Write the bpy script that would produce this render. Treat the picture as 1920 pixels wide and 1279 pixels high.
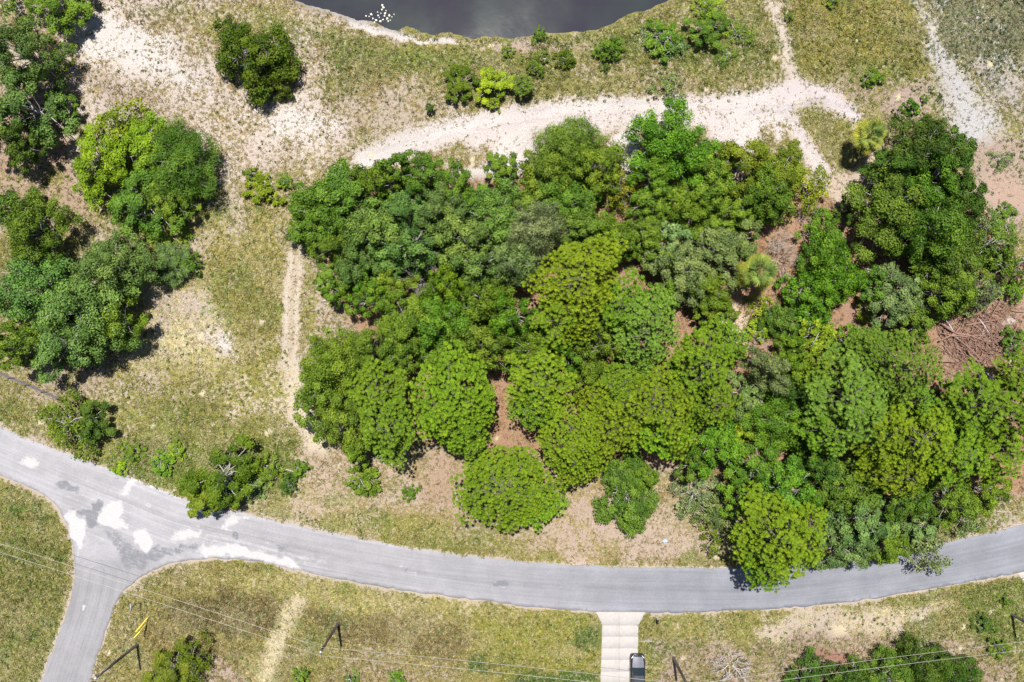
import bpy, math, random
import numpy as np
from mathutils import Vector
from mathutils.geometry import delaunay_2d_cdt

for o in list(bpy.data.objects): bpy.data.objects.remove(o)
scene = bpy.context.scene
col = scene.collection

# ------------------------------------------------------------------ camera, sky, sun, exposure
CAM_H, MPP = 89.0, 0.07            # flying height, metres per photo pixel on the ground
cam_d = bpy.data.cameras.new('camera'); cam = bpy.data.objects.new('camera', cam_d); col.objects.link(cam)
cam.location = (0, 0, CAM_H); cam.rotation_euler = (0, 0, 0)
cam_d.sensor_width = 36; cam_d.lens = CAM_H * 36 / (1920 * MPP); cam_d.clip_end = 9000
scene.camera = cam
SUN_DIR = Vector((0.05, -0.36, -1.0)).normalized()
w = bpy.data.worlds.new('World'); scene.world = w; w.use_nodes = True
nt = w.node_tree
sky = nt.nodes.new('ShaderNodeTexSky'); sky.sky_type = 'NISHITA'; sky.sun_disc = False
sky.sun_elevation = math.asin(-SUN_DIR.z); sky.sun_rotation = math.atan2(-SUN_DIR.x, -SUN_DIR.y)
nt.links.new(sky.outputs[0], nt.nodes['Background'].inputs[0]); nt.nodes['Background'].inputs[1].default_value = 0.055
sl = bpy.data.lights.new('sun', 'SUN'); sl.energy = 5.0; sl.angle = math.radians(0.5); sl.color = (1, 0.965, 0.91)
so = bpy.data.objects.new('sun', sl); col.objects.link(so); so.location = (-20, 40, 120)
so.rotation_euler = SUN_DIR.to_track_quat('-Z', 'Y').to_euler()
vs = scene.view_settings
vs.view_transform = 'Standard'; vs.look = 'None'; vs.gamma = 1; vs.use_curve_mapping = False; vs.exposure = 0.65

# ------------------------------------------------------------------ helpers
rng = np.random.default_rng(7)
def P(px, py, h=0.0):
    k = MPP * (1 - h / CAM_H)
    return ((px - 960) * k, (639.5 - py) * k)
def PP(pts, h=0.0): return [P(a, b, h) for a, b in pts]
_lat = np.random.default_rng(3).random((8, 128, 128))
def vnoise(x, y, scale, seed=0):
    L = _lat[seed % 8]
    x = np.asarray(x, float) / scale + 31.7 * seed + 500; y = np.asarray(y, float) / scale + 17.3 * seed + 500
    i = np.floor(x).astype(int); j = np.floor(y).astype(int); fx = x - i; fy = y - j
    fx = fx * fx * (3 - 2 * fx); fy = fy * fy * (3 - 2 * fy)
    a = L[i % 128, j % 128]; b = L[(i + 1) % 128, j % 128]; c = L[i % 128, (j + 1) % 128]; d = L[(i + 1) % 128, (j + 1) % 128]
    return (a * (1 - fx) + b * fx) * (1 - fy) + (c * (1 - fx) + d * fx) * fy
def fbm(x, y, scale, seed=0, n=4):
    s = 0; t = 0; a = 1
    for k in range(n):
        s = s + a * vnoise(x, y, scale / 2 ** k, seed + k); t += a; a *= 0.55
    return s / t
def smooth(t): t = np.clip(t, 0, 1); return t * t * (3 - 2 * t)
def seg_dist(X, Y, a, b):
    dx, dy = b[0] - a[0], b[1] - a[1]; L = dx * dx + dy * dy + 1e-9
    t = np.clip(((X - a[0]) * dx + (Y - a[1]) * dy) / L, 0, 1)
    return np.hypot(X - a[0] - t * dx, Y - a[1] - t * dy)
def line_dist(X, Y, pts):
    d = np.full(X.shape, 1e9)
    for a, b in zip(pts[:-1], pts[1:]): d = np.minimum(d, seg_dist(X, Y, a, b))
    return d
def poly_sd(X, Y, pts):           # signed distance, negative inside
    d = line_dist(X, Y, list(pts) + [pts[0]]); ins = np.zeros(X.shape, bool)
    n = len(pts)
    for i in range(n):
        x0, y0 = pts[i]; x1, y1 = pts[(i + 1) % n]
        c = ((y0 > Y) != (y1 > Y)) & (X < (x1 - x0) * (Y - y0) / ((y1 - y0) if y1 != y0 else 1e-9) + x0)
        ins ^= c
    return np.where(ins, -d, d)
def catmull(pts, step=1.0):
    pts = [np.array(p, float) for p in pts]; out = []
    for i in range(len(pts) - 1):
        p0 = pts[max(i - 1, 0)]; p1 = pts[i]; p2 = pts[i + 1]; p3 = pts[min(i + 2, len(pts) - 1)]
        n = max(1, int(np.linalg.norm(p2 - p1) / step))
        for k in range(n):
            t = k / n
            out.append(0.5 * (2 * p1 + (p2 - p0) * t + (2 * p0 - 5 * p1 + 4 * p2 - p3) * t * t + (3 * p1 - p0 - 3 * p2 + p3) * t ** 3))
    out.append(pts[-1]); return [tuple(p) for p in out]

def make_mesh(name, V, F, mat=None, smooth_shade=False, fattr=None, pattr=None):
    """V (n,3); F list of arrays each (m,k)."""
    me = bpy.data.meshes.new(name)
    V = np.asarray(V, np.float32)
    if not isinstance(F, list): F = [F]
    F = [np.asarray(f, np.int32) for f in F if len(f)]
    idx = np.concatenate([f.ravel() for f in F]); tot = np.concatenate([np.full(len(f), f.shape[1], np.int32) for f in F])
    st = np.concatenate([[0], np.cumsum(tot)[:-1]]).astype(np.int32)
    me.vertices.add(len(V)); me.vertices.foreach_set('co', V.ravel())
    me.loops.add(len(idx)); me.loops.foreach_set('vertex_index', idx)
    me.polygons.add(len(tot)); me.polygons.foreach_set('loop_start', st)
    if smooth_shade: me.polygons.foreach_set('use_smooth', np.ones(len(tot), bool))
    me.update(calc_edges=True)
    for dom, dct in (('FACE', fattr), ('POINT', pattr)):
        for k, v in (dct or {}).items():
            v = np.asarray(v, np.float32)
            if v.ndim == 1:
                a = me.attributes.new(k, 'FLOAT', dom); a.data.foreach_set('value', v)
            else:
                a = me.attributes.new(k, 'FLOAT_COLOR', dom)
                a.data.foreach_set('color', np.concatenate([v, np.ones((len(v), 1), np.float32)], 1).ravel())
    if mat: me.materials.append(mat)
    return me
def link(name, me, parent=None, loc=(0, 0, 0)):
    o = bpy.data.objects.new(name, me); col.objects.link(o); o.location = loc
    if parent: o.parent = parent
    return o
def tag(o, label=None, cat=None, group=None, kind=None):
    if label: o['label'] = label
    if cat: o['category'] = cat
    if group: o['group'] = group
    if kind: o['kind'] = kind
    return o
class MB:
    """collects shapes into one mesh"""
    def __init__(s): s.v = []; s.q = []; s.t = []; s.n = 0
    def add(s, V, Q=(), T=()):
        for f in Q: s.q.append([i + s.n for i in f])
        for f in T: s.t.append([i + s.n for i in f])
        s.v.extend([tuple(p) for p in V]); s.n += len(V)
    def box(s, x0, x1, y0, y1, z0, z1):
        s.add([(x0, y0, z0), (x1, y0, z0), (x1, y1, z0), (x0, y1, z0), (x0, y0, z1), (x1, y0, z1), (x1, y1, z1), (x0, y1, z1)],
              [(0, 3, 2, 1), (4, 5, 6, 7), (0, 1, 5, 4), (1, 2, 6, 5), (2, 3, 7, 6), (3, 0, 4, 7)])
    def tube(s, pts, rad, k=6, cap=True):
        pts = [np.array(p, float) for p in pts]; V = []; Q = []
        for i, p in enumerate(pts):
            d = pts[min(i + 1, len(pts) - 1)] - pts[max(i - 1, 0)]; d = d / (np.linalg.norm(d) + 1e-9)
            u = np.cross(d, (0, 0, 1) if abs(d[2]) < .9 else (1, 0, 0)); u /= np.linalg.norm(u); v = np.cross(d, u)
            r = rad[i] if hasattr(rad, '__len__') else rad
            for j in range(k):
                a = 2 * math.pi * j / k; V.append(p + r * (math.cos(a) * u + math.sin(a) * v))
        for i in range(len(pts) - 1):
            for j in range(k): Q.append((i * k + j, i * k + (j + 1) % k, (i + 1) * k + (j + 1) % k, (i + 1) * k + j))
        T = []
        if cap:
            for b, e in ((0, 0), ((len(pts) - 1) * k, -1)):
                c = len(V); V.append(pts[e])
                for j in range(k): T.append((b + j, b + (j + 1) % k, c))
        s.add(V, Q, T)
    def loft(s, rings, closed=True, caps=True):
        k = len(rings[0]); V = [p for r in rings for p in r]; Q = []
        for i in range(len(rings) - 1):
            for j in range(k if closed else k - 1):
                Q.append((i * k + j, i * k + (j + 1) % k, (i + 1) * k + (j + 1) % k, (i + 1) * k + j))
        T = []
        if caps and closed:
            for b in (0, (len(rings) - 1) * k):
                c = len(V); V.append(tuple(np.mean([V[b + j] for j in range(k)], 0)))
                for j in range(k): T.append((b + j, b + (j + 1) % k, c))
        s.add(V, Q, T)
    def mesh(s, name, mat, sm=False): return make_mesh(name, s.v, [f for f in (s.q, s.t) if len(f)], mat, sm)
    def build(s, name, mat, parent=None, loc=(0, 0, 0), sm=False): return link(name, s.mesh(name, mat, sm), parent, loc)

# ------------------------------------------------------------------ materials
def mat_new(name):
    m = bpy.data.materials.new(name); m.use_nodes = True; t = m.node_tree
    return m, t, t.nodes, t.links, t.nodes['Principled BSDF']
def mat_plain(name, c, rough=.6, metal=0, var=.25, scale=6, spec=.4):
    m, t, N, L, b = mat_new(name)
    tc = N.new('ShaderNodeTexCoord'); n = N.new('ShaderNodeTexNoise'); n.inputs['Scale'].default_value = scale; n.inputs['Detail'].default_value = 5
    L.new(tc.outputs['Object'], n.inputs['Vector'])
    mr = N.new('ShaderNodeMapRange'); mr.inputs[1].default_value = .25; mr.inputs[2].default_value = .75
    mr.inputs[3].default_value = 1 - var; mr.inputs[4].default_value = 1 + var; L.new(n.outputs[0], mr.inputs[0])
    mx = N.new('ShaderNodeVectorMath'); mx.operation = 'SCALE'; mx.inputs[0].default_value = c[:3]; L.new(mr.outputs[0], mx.inputs[3])
    L.new(mx.outputs[0], b.inputs['Base Color']); b.inputs['Roughness'].default_value = rough; b.inputs['Metallic'].default_value = metal
    b.inputs['Specular IOR Level'].default_value = spec
    return m
def mat_leaf(name, from_object=True, trans=.16):
    m, t, N, L, b = mat_new(name)
    at = N.new('ShaderNodeAttribute'); at.attribute_name = 'var'
    if from_object:
        oi = N.new('ShaderNodeObjectInfo'); src = oi.outputs['Color']
    else:
        ca = N.new('ShaderNodeAttribute'); ca.attribute_name = 'tint'; src = ca.outputs['Color']
    # leaf to leaf variation in brightness and hue
    mr = N.new('ShaderNodeMapRange'); mr.inputs[3].default_value = .5; mr.inputs[4].default_value = 1.6; L.new(at.outputs['Fac'], mr.inputs[0])
    hs = N.new('ShaderNodeHueSaturation'); L.new(src, hs.inputs['Color']); L.new(mr.outputs[0], hs.inputs['Value'])
    h2 = N.new('ShaderNodeMapRange'); h2.inputs[3].default_value = .512; h2.inputs[4].default_value = .478; L.new(at.outputs['Fac'], h2.inputs[0]); L.new(h2.outputs[0], hs.inputs['Hue'])
    L.new(hs.outputs[0], b.inputs['Base Color']); b.inputs['Roughness'].default_value = .6; b.inputs['Specular IOR Level'].default_value = .12
    tr = N.new('ShaderNodeBsdfTranslucent'); L.new(hs.outputs[0], tr.inputs['Color'])
    mx = N.new('ShaderNodeMixShader'); mx.inputs[0].default_value = trans
    L.new(b.outputs[0], mx.inputs[1]); L.new(tr.outputs[0], mx.inputs[2]); L.new(mx.outputs[0], N['Material Output'].inputs[0])
    return m
M = {}
M['leaf'] = mat_leaf('foliage'); M['grass'] = mat_leaf('grass_blades', False, .3)
M['bark'] = mat_plain('bark', (.33, .31, .29), .9, 0, .4, 5)
M['pinebark'] = mat_plain('pine_bark', (.13, .11, .095), .9, 0, .4, 5)
M['deadwood'] = mat_plain('dead_wood', (.46, .42, .41), .9, 0, .3, 4)
M['redwood'] = mat_plain('weathered_logs', (.24, .145, .11), .9, 0, .4, 3)
M['pole'] = mat_plain('pole_wood', (.055, .045, .04), .8, 0, .35, 4)
M['pole_cap'] = mat_plain('galvanised', (.55, .55, .55), .4, .6, .1, 4)
M['wire'] = mat_plain('wire_aluminium', (.45, .43, .38), .5, .3, .05, 3)
M['yellow'] = mat_plain('yellow_plastic', (.75, .55, .02), .5, 0, .1, 4)
M['fence'] = mat_plain('fence_wire', (.21, .19, .20), .7, .2, .2, 5)
M['black'] = mat_plain('black_plastic', (.012, .012, .013), .5, 0, .2, 5)
M['sign'] = mat_plain('sign_metal', (.42, .43, .44), .45, .3, .1, 4)
M['white'] = mat_plain('white_plastic', (.34, .34, .32), .5, 0, .1, 4)
M['lily'] = mat_plain('lily_white', (.78, .76, .62), .6, 0, .15, 4)
M['litter'] = mat_plain('blue_film', (.25, .42, .70), .35, 0, .3, 9)
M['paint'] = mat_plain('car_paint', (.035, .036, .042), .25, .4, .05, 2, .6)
M['bonnet_sheen'] = mat_plain('car_bonnet_sky_sheen', (.26, .265, .30), .3, .6, .05, 2, .6)  # dark car's bonnet, silvered: the sky's reflection is put into the colour
M['roof_sheen'] = mat_plain('car_roof_sky_sheen', (.11, .115, .135), .25, .5, .05, 2, .6)  # roof paler than the body, some reflected sky painted into its colour
M['glass'] = mat_plain('car_glass', (.012, .02, .024), .04, 0, .05, 2, .8)
M['tyre'] = mat_plain('tyre', (.015, .015, .015), .85, 0, .2, 8)
M['lamp'] = mat_plain('lamp_glass', (.62, .63, .65), .12, 0, .1, 8)
M['rim'] = mat_plain('wheel_rim', (.4, .4, .42), .3, .8, .1, 8)

def mat_ground():
    m, t, N, L, b = mat_new('ground_soil_and_grass')
    geo = N.new('ShaderNodeNewGeometry')
    def noise(s, d, r=.6, off=0):
        n = N.new('ShaderNodeTexNoise'); n.inputs['Scale'].default_value = s; n.inputs['Detail'].default_value = d; n.inputs['Roughness'].default_value = r
        ad = N.new('ShaderNodeVectorMath'); ad.inputs[1].default_value = (off, off * .7, 0); L.new(geo.outputs['Position'], ad.inputs[0]); L.new(ad.outputs[0], n.inputs['Vector'])
        return n.outputs[0]
    def attr(k): a = N.new('ShaderNodeAttribute'); a.attribute_name = k; return a
    n1 = noise(1.9, 5, .72); n2 = noise(.35, 3, .5, 40); n3 = noise(9, 3, .6, 90)
    cov = attr('cover')
    thr = N.new('ShaderNodeMapRange'); thr.inputs[3].default_value = .74; thr.inputs[4].default_value = .30; L.new(cov.outputs['Fac'], thr.inputs[0])
    s = N.new('ShaderNodeMath'); s.operation = 'MULTIPLY_ADD'; s.inputs[1].default_value = .35; L.new(n2, s.inputs[0])
    s0 = N.new('ShaderNodeMath'); s0.operation = 'SUBTRACT'; s0.inputs[1].default_value = .175; L.new(n1, s0.inputs[0]); L.new(s0.outputs[0], s.inputs[2])
    df = N.new('ShaderNodeMath'); df.operation = 'SUBTRACT'; L.new(s.outputs[0], df.inputs[0]); L.new(thr.outputs[0], df.inputs[1])
    mk = N.new('ShaderNodeMapRange'); mk.interpolation_type = 'SMOOTHSTEP'; mk.inputs[1].default_value = -.07; mk.inputs[2].default_value = .07; L.new(df.outputs[0], mk.inputs[0])
    mx = N.new('ShaderNodeMix'); mx.data_type = 'RGBA'; L.new(mk.outputs[0], mx.inputs[0]); L.new(attr('soil').outputs['Color'], mx.inputs[6]); 
    n4 = noise(3.3, 4, .7, 17); k4 = N.new('ShaderNodeMapRange'); k4.interpolation_type = 'SMOOTHSTEP'; k4.inputs[1].default_value = .50; k4.inputs[2].default_value = .66; k4.inputs[4].default_value = .75; L.new(n4, k4.inputs[0])
    va = attr('veg').outputs['Color']; mv = N.new('ShaderNodeMix'); mv.data_type = 'RGBA'; L.new(k4.outputs[0], mv.inputs[0])
    v0 = N.new('ShaderNodeVectorMath'); v0.operation = 'SCALE'; v0.inputs[3].default_value = .72; L.new(va, v0.inputs[0]); L.new(v0.outputs[0], mv.inputs[6])
    v1 = N.new('ShaderNodeVectorMath'); v1.operation = 'MULTIPLY_ADD'; v1.inputs[1].default_value = (1.35, 1.3, 1.2); v1.inputs[2].default_value = (.06, .05, .022); L.new(va, v1.inputs[0]); L.new(v1.outputs[0], mv.inputs[7])
    L.new(mv.outputs[2], mx.inputs[7])
    vr = N.new('ShaderNodeMapRange'); vr.inputs[1].default_value = .3; vr.inputs[2].default_value = .7; vr.inputs[3].default_value = .66; vr.inputs[4].default_value = 1.3; L.new(n3, vr.inputs[0])
    sc = N.new('ShaderNodeVectorMath'); sc.operation = 'SCALE'; L.new(mx.outputs[2], sc.inputs[0]); L.new(vr.outputs[0], sc.inputs[3])
    L.new(sc.outputs[0], b.inputs['Base Color']); b.inputs['Roughness'].default_value = .95; b.inputs['Specular IOR Level'].default_value = .1
    bp = N.new('ShaderNodeBump'); bp.inputs['Strength'].default_value = .8; bp.inputs['Distance'].default_value = .12; L.new(n1, bp.inputs['Height']); L.new(bp.outputs[0], b.inputs['Normal'])
    return m
def mat_road():
    m, t, N, L, b = mat_new('weathered_asphalt')
    def attr(k): a = N.new('ShaderNodeAttribute'); a.attribute_name = k; return a
    geo = N.new('ShaderNodeNewGeometry')
    def noise(vec, s, d, r=.6):
        n = N.new('ShaderNodeTexNoise'); n.inputs['Scale'].default_value = s; n.inputs['Detail'].default_value = d; n.inputs['Roughness'].default_value = r; L.new(vec, n.inputs['Vector']); return n.outputs[0]
    uv = attr('along').outputs['Vector']
    streak = noise(uv, 1, 4, .65); grain = noise(geo.outputs['Position'], 7, 4, .7); blot = noise(geo.outputs['Position'], .3, 3); edge0 = noise(geo.outputs['Position'], 1.5, 8, .78)
    em = N.new('ShaderNodeMix'); em.inputs[0].default_value = .42; L.new(edge0, em.inputs[2]); L.new(streak, em.inputs[3]); edge = em.outputs[0]
    def mrange(src, a, bb, c, d, sm=False):
        r = N.new('ShaderNodeMapRange'); r.inputs[1].default_value = a; r.inputs[2].default_value = bb; r.inputs[3].default_value = c; r.inputs[4].default_value = d
        if sm: r.interpolation_type = 'SMOOTHSTEP'
        L.new(src, r.inputs[0]); return r.outputs[0]
    def mul(a, bb): q = N.new('ShaderNodeMath'); q.operation = 'MULTIPLY'; L.new(a, q.inputs[0]); L.new(bb, q.inputs[1]); return q.outputs[0]
    v = mul(mul(mrange(streak, .3, .7, .87, 1.1), mrange(grain, .3, .7, .86, 1.14)), mrange(blot, .3, .7, .9, 1.1))
    base = N.new('ShaderNodeVectorMath'); base.operation = 'SCALE'; L.new(attr('tone').outputs['Color'], base.inputs[0]); L.new(v, base.inputs[3])
    def layer(prev, key, c, soft):
        a = attr(key).outputs['Fac']
        ad = N.new('ShaderNodeMath'); ad.operation = 'MULTIPLY_ADD'; ad.inputs[1].default_value = 1.5; L.new(edge, ad.inputs[0]); L.new(a, ad.inputs[2])
        k = mrange(ad.outputs[0], 1.25 - soft, 1.25 + soft, 0, .88, True)
        mx = N.new('ShaderNodeMix'); mx.data_type = 'RGBA'; L.new(k, mx.inputs[0]); L.new(prev, mx.inputs[6])
        cc = N.new('ShaderNodeVectorMath'); cc.operation = 'SCALE'; cc.inputs[0].default_value = c; L.new(mrange(grain, .3, .7, .85, 1.15), cc.inputs[3]); L.new(cc.outputs[0], mx.inputs[7])
        return mx.outputs[2]
    c = layer(base.outputs[0], 'dark', (.15, .153, .168), .10)
    c = layer(c, 'sand', (.41, .40, .40), .17)
    L.new(c, b.inputs['Base Color']); b.inputs['Roughness'].default_value = .9; b.inputs['Specular IOR Level'].default_value = .2
    bp = N.new('ShaderNodeBump'); bp.inputs['Strength'].default_value = .4; bp.inputs['Distance'].default_value = .02; L.new(grain, bp.inputs['Height']); L.new(bp.outputs[0], b.inputs['Normal'])
    return m
def mat_water():
    m, t, N, L, b = mat_new('pond_water')
    geo = N.new('ShaderNodeNewGeometry')
    n = N.new('ShaderNodeTexNoise'); n.inputs['Scale'].default_value = 1.6; n.inputs['Detail'].default_value = 4; L.new(geo.outputs['Position'], n.inputs['Vector'])
    n2 = N.new('ShaderNodeTexNoise'); n2.inputs['Scale'].default_value = .16; n2.inputs['Detail'].default_value = 4; L.new(geo.outputs['Position'], n2.inputs['Vector'])
    cr = N.new('ShaderNodeValToRGB'); cr.color_ramp.elements[0].position = .35; cr.color_ramp.elements[0].color = (.022, .021, .032, 1)
    cr.color_ramp.elements[1].position = .65; cr.color_ramp.elements[1].color = (.028, .035, .036, 1); L.new(n2.outputs[0], cr.inputs[0])
    L.new(cr.outputs[0], b.inputs['Base Color']); b.inputs['Specular IOR Level'].default_value = .5
    rr = N.new('ShaderNodeMapRange'); rr.inputs[1].default_value = .42; rr.inputs[2].default_value = .62; rr.inputs[3].default_value = .04; rr.inputs[4].default_value = .06; L.new(n2.outputs[0], rr.inputs[0])
    # a gust has ruffled one patch of the pond
    sub = N.new('ShaderNodeVectorMath'); sub.operation = 'DISTANCE'; sub.inputs[1].default_value = (4.5, 45, -.74); L.new(geo.outputs['Position'], sub.inputs[0])
    wd = N.new('ShaderNodeMapRange'); wd.interpolation_type = 'SMOOTHSTEP'; wd.inputs[1].default_value = 1; wd.inputs[2].default_value = 9; wd.inputs[3].default_value = .028; wd.inputs[4].default_value = 0; L.new(sub.outputs['Value'], wd.inputs[0])
    ad = N.new('ShaderNodeMath'); L.new(rr.outputs[0], ad.inputs[0]); L.new(wd.outputs[0], ad.inputs[1]); L.new(ad.outputs[0], b.inputs['Roughness'])
    bp = N.new('ShaderNodeBump'); bp.inputs['Strength'].default_value = .06; bp.inputs['Distance'].default_value = .05; L.new(n.outputs[0], bp.inputs['Height']); L.new(bp.outputs[0], b.inputs['Normal'])
    return m
M['ground'] = mat_ground(); M['road'] = mat_road(); M['water'] = mat_water()
M['concrete'] = mat_plain('concrete', (.37, .345, .325), .85, 0, .09, 2.2)

# ------------------------------------------------------------------ terrain: shapes of the place
def c3(*p): return [(x / 2.975, 849 + y / 2.975) for x, y in p]
POND = catmull(PP([(380, -60), (500, -25), (560, -5), (610, 12), (670, 33), (730, 45), (800, 56), (880, 63), (950, 65), (1010, 60), (1060, 55),
                   (1120, 44), (1180, 26), (1240, 8), (1290, -15), (1360, -60), (1330, -320), (1100, -480), (800, -500), (500, -380), (380, -200)]), 1.5)
UP = PP([(-420, 620), (-200, 715), (0, 800), (60, 825), (175, 869), (252, 898), (333, 931), (400, 950), (471, 965), (545, 983), (640, 1003), (808, 1032), (976, 1052),
         (1144, 1062), (1279, 1064), (1381, 1065), (1500, 1058), (1600, 1046), (1700, 1030), (1784, 1014), (1919, 983), (2100, 930), (2400, 830)])
LOW = PP([(2400, 925), (2100, 1022), (1919, 1071), (1751, 1103), (1582, 1130), (1448, 1141), (1280, 1148), (1110, 1147), (976, 1135), (808, 1114), (640, 1087), (504, 1057),
          (450, 1049), (403, 1047), (336, 1052), (286, 1070), (242, 1099), (215, 1138), (198, 1185), (168, 1276), (110, 1450), (60, 1600)])
LEFT = PP([(-40, 1600), (18, 1450), (79, 1276), (111, 1185), (134, 1118), (140, 1067), (134, 1017), (118, 967), (91, 933), (34, 903), (0, 889), (-200, 805), (-420, 712)])
UPc, LOWc, LEFTc = catmull(UP, .7), catmull(LOW, .7), catmull(LEFT, .7)
def jig(pts, a=.16):
    q = np.array(pts); n = (vnoise(q[:, 0], q[:, 1], .9, 2) - .5) * 2 * a; n2 = (vnoise(q[:, 0], q[:, 1], .8, 5) - .5) * 2 * a
    return [(x + i, y + j) for (x, y), i, j in zip(pts, n, n2)]
ROAD = jig(UPc + LOWc + LEFTc)
def graded(lim, step, far):
    c = list(np.arange(-lim, lim + step / 2, step)); s = step; e = c[-1]; out = []
    while e < far: s *= 1.55; e += s; out.append(e)
    return np.array([-v for v in reversed(out)] + c + out)
gx, gy = graded(74, .3, 2600), graded(51, .3, 2600)
GX, GY = np.meshgrid(gx, gy)            # rows follow y
def pond_z(x, y):
    inn = (np.abs(x) < 70) & (y > 10) & (y < 95); sd = np.full(x.shape, 99.0)
    if inn.any(): sd[inn] = poly_sd(x[inn], y[inn], POND)
    sd = sd + np.where(sd < 20, (fbm(x, y, 2.6, 3, 3) - .5) * 1.6, 0)
    z = np.where(sd < 0, -.75 + np.maximum(sd * .35, -1.5), -.75 + .75 * smooth(sd / 5.5) + .12 * smooth(sd / .8) * (1 - smooth(sd / 5.5)))
    return z, sd
def road_sd(x, y):
    sd = np.full(x.shape, 99.0); inn = (np.abs(x) < 110) & (y < 6) & (y > -75)
    if inn.any(): sd[inn] = poly_sd(x[inn], y[inn], ROAD)
    return sd
DRIVE = PP([(1117.5, 1147), (1210, 1147.5), (1197, 1172.5), (1195.5, 1420), (1126, 1420), (1129.4, 1172.5)])
def terrain(x, y):
    x = np.asarray(x, float); y = np.asarray(y, float)
    z, sdp = pond_z(x, y); sdr = road_sd(x, y); sdd = poly_sd(x, y, DRIVE)
    flat = smooth((np.minimum(sdr, sdd) - .6) / 4)
    und = (fbm(x, y, 14, 1, 3) - .5) * .5 + (fbm(x, y, 2.2, 4, 2) - .5) * .10
    return z + und * flat * np.where(sdp < 3, .3, 1), sdp, sdr, sdd
GZ, SDP, SDR, SDD = terrain(GX, GY)
def gz(x, y):
    i = np.clip(np.searchsorted(gx, x) - 1, 0, len(gx) - 2); j = np.clip(np.searchsorted(gy, y) - 1, 0, len(gy) - 2)
    fx = (x - gx[i]) / (gx[i + 1] - gx[i]); fy = (y - gy[j]) / (gy[j + 1] - gy[j])
    return (GZ[j, i] * (1 - fx) + GZ[j, i + 1] * fx) * (1 - fy) + (GZ[j + 1, i] * (1 - fx) + GZ[j + 1, i + 1] * fx) * fy

# ------------------------------------------------------------------ what grows and lies on the ground
SANDW, SANDB, PINK, STRAW, SOIL, GREYS = (.70, .64, .60), (.52, .43, .34), (.46, .35, .29), (.42, .26, .165), (.31, .19, .135), (.56, .54, .53)
V_TAN, V_OLIVE, V_GREEN, V_DKG, V_GREYG, V_STRAW, V_BROWN = (.275, .215, .095), (.22, .205, .06), (.14, .185, .035), (.055, .115, .025), (.17, .17, .095), (.50, .43, .24), (.21, .16, .075)
soil = np.empty(GX.shape + (3,)); soil[:] = SANDB
veg = np.empty(GX.shape + (3,)); veg[:] = V_OLIVE
cov = np.full(GX.shape, .72)
WX = GX + (fbm(GX, GY, 5, 2, 4) - .5) * 4.5; WY = GY + (fbm(GX, GY, 5, 6, 4) - .5) * 4.5
FX = GX + (fbm(GX, GY, 1.5, 3, 3) - .5) * .8; FY = GY + (fbm(GX, GY, 1.5, 7, 3) - .5) * .8
near = (np.abs(GX) < 90) & (np.abs(GY) < 65)
def paint(pts, soft, s=None, v=None, c=None, a=1.0, width=None, fine=False):
    """soft and width in photo pixels; a polygon, or a polyline when width is given"""
    q = PP(pts); X, Y = (FX, FY) if fine else (WX, WY)
    pad = (soft + (width or 0)) * MPP + 4
    x0, x1 = min(p[0] for p in q) - pad, max(p[0] for p in q) + pad; y0, y1 = min(p[1] for p in q) - pad, max(p[1] for p in q) + pad
    m = near & (GX > x0) & (GX < x1) & (GY > y0) & (GY < y1)
    d = line_dist(X[m], Y[m], q) - width * MPP / 2 if width else poly_sd(X[m], Y[m], q)
    k = smooth(.5 - d / (soft * MPP)) * a
    if s is not None: soil[m] += (np.array(s) - soil[m]) * k[:, None]
    if v is not None: veg[m] += (np.array(v) - veg[m]) * k[:, None]
    if c is not None: cov[m] += (c - cov[m]) * k
def box(a, b, c, d): return [(a, b), (c, b), (c, d), (a, d)]
# upper left: pinkish sand with thin tan grass
paint(box(-120, -120, 640, 330), 60, (.58, .49, .42), V_TAN, .60)
paint([(100, 110), (420, 130), (640, 190), (640, 300), (420, 330), (330, 230), (150, 200)], 60, (.62, .52, .46), V_TAN, .47)
paint([(135, 45), (215, 20), (280, 70), (335, 95), (335, 130), (260, 125), (200, 108), (150, 95)], 45, SANDW, V_TAN, .26)
paint([(320, 115), (390, 150), (405, 190), (340, 165), (260, 140)], 60, SANDW, V_TAN, .36)
paint([(480, 205), (560, 195), (630, 235), (600, 275), (520, 250)], 60, SANDW, V_TAN, .36)
paint([(150, 110), (260, 150), (330, 230), (200, 170)], 40, PINK, V_BROWN, .45, .7)
paint([(330, 20), (440, 0), (600, 60), (660, 110), (560, 90), (420, 60)], 40, None, V_OLIVE, .72)
# strip of grass between pond and sandy road
paint([(580, 40), (700, 70), (900, 78), (1100, 62), (1290, 10), (1440, 0), (1465, 120), (1430, 175), (1250, 195), (1050, 195), (860, 220), (700, 240), (600, 180)], 40, SANDB, V_OLIVE, .80)
paint([(620, 70), (760, 95), (900, 100), (1000, 110), (900, 140), (740, 130), (620, 110)], 40, None, V_GREEN, .85, .7)
paint([(1000, 70), (1180, 60), (1320, 20), (1440, 20), (1440, 110), (1300, 110), (1100, 110)], 50, None, V_GREEN, .8, .6)
paint([(930, 70), (1050, 72), (1120, 90), (1050, 100), (940, 95)], 26, PINK, V_BROWN, .45, .8)
paint([(1180, 150), (1260, 120), (1330, 150), (1250, 190)], 40, PINK, V_TAN, .6, .5)
paint([(640, 180), (780, 150), (860, 190), (760, 250), (650, 250)], 50, SANDB, V_TAN, .5)
paint([(560, -10), (640, 22), (700, 45), (740, 52)], 14, SANDW, V_TAN, .1, width=26)
paint([(740, 54), (800, 66), (850, 72)], 10, SANDW, V_TAN, .15, width=14)
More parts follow.
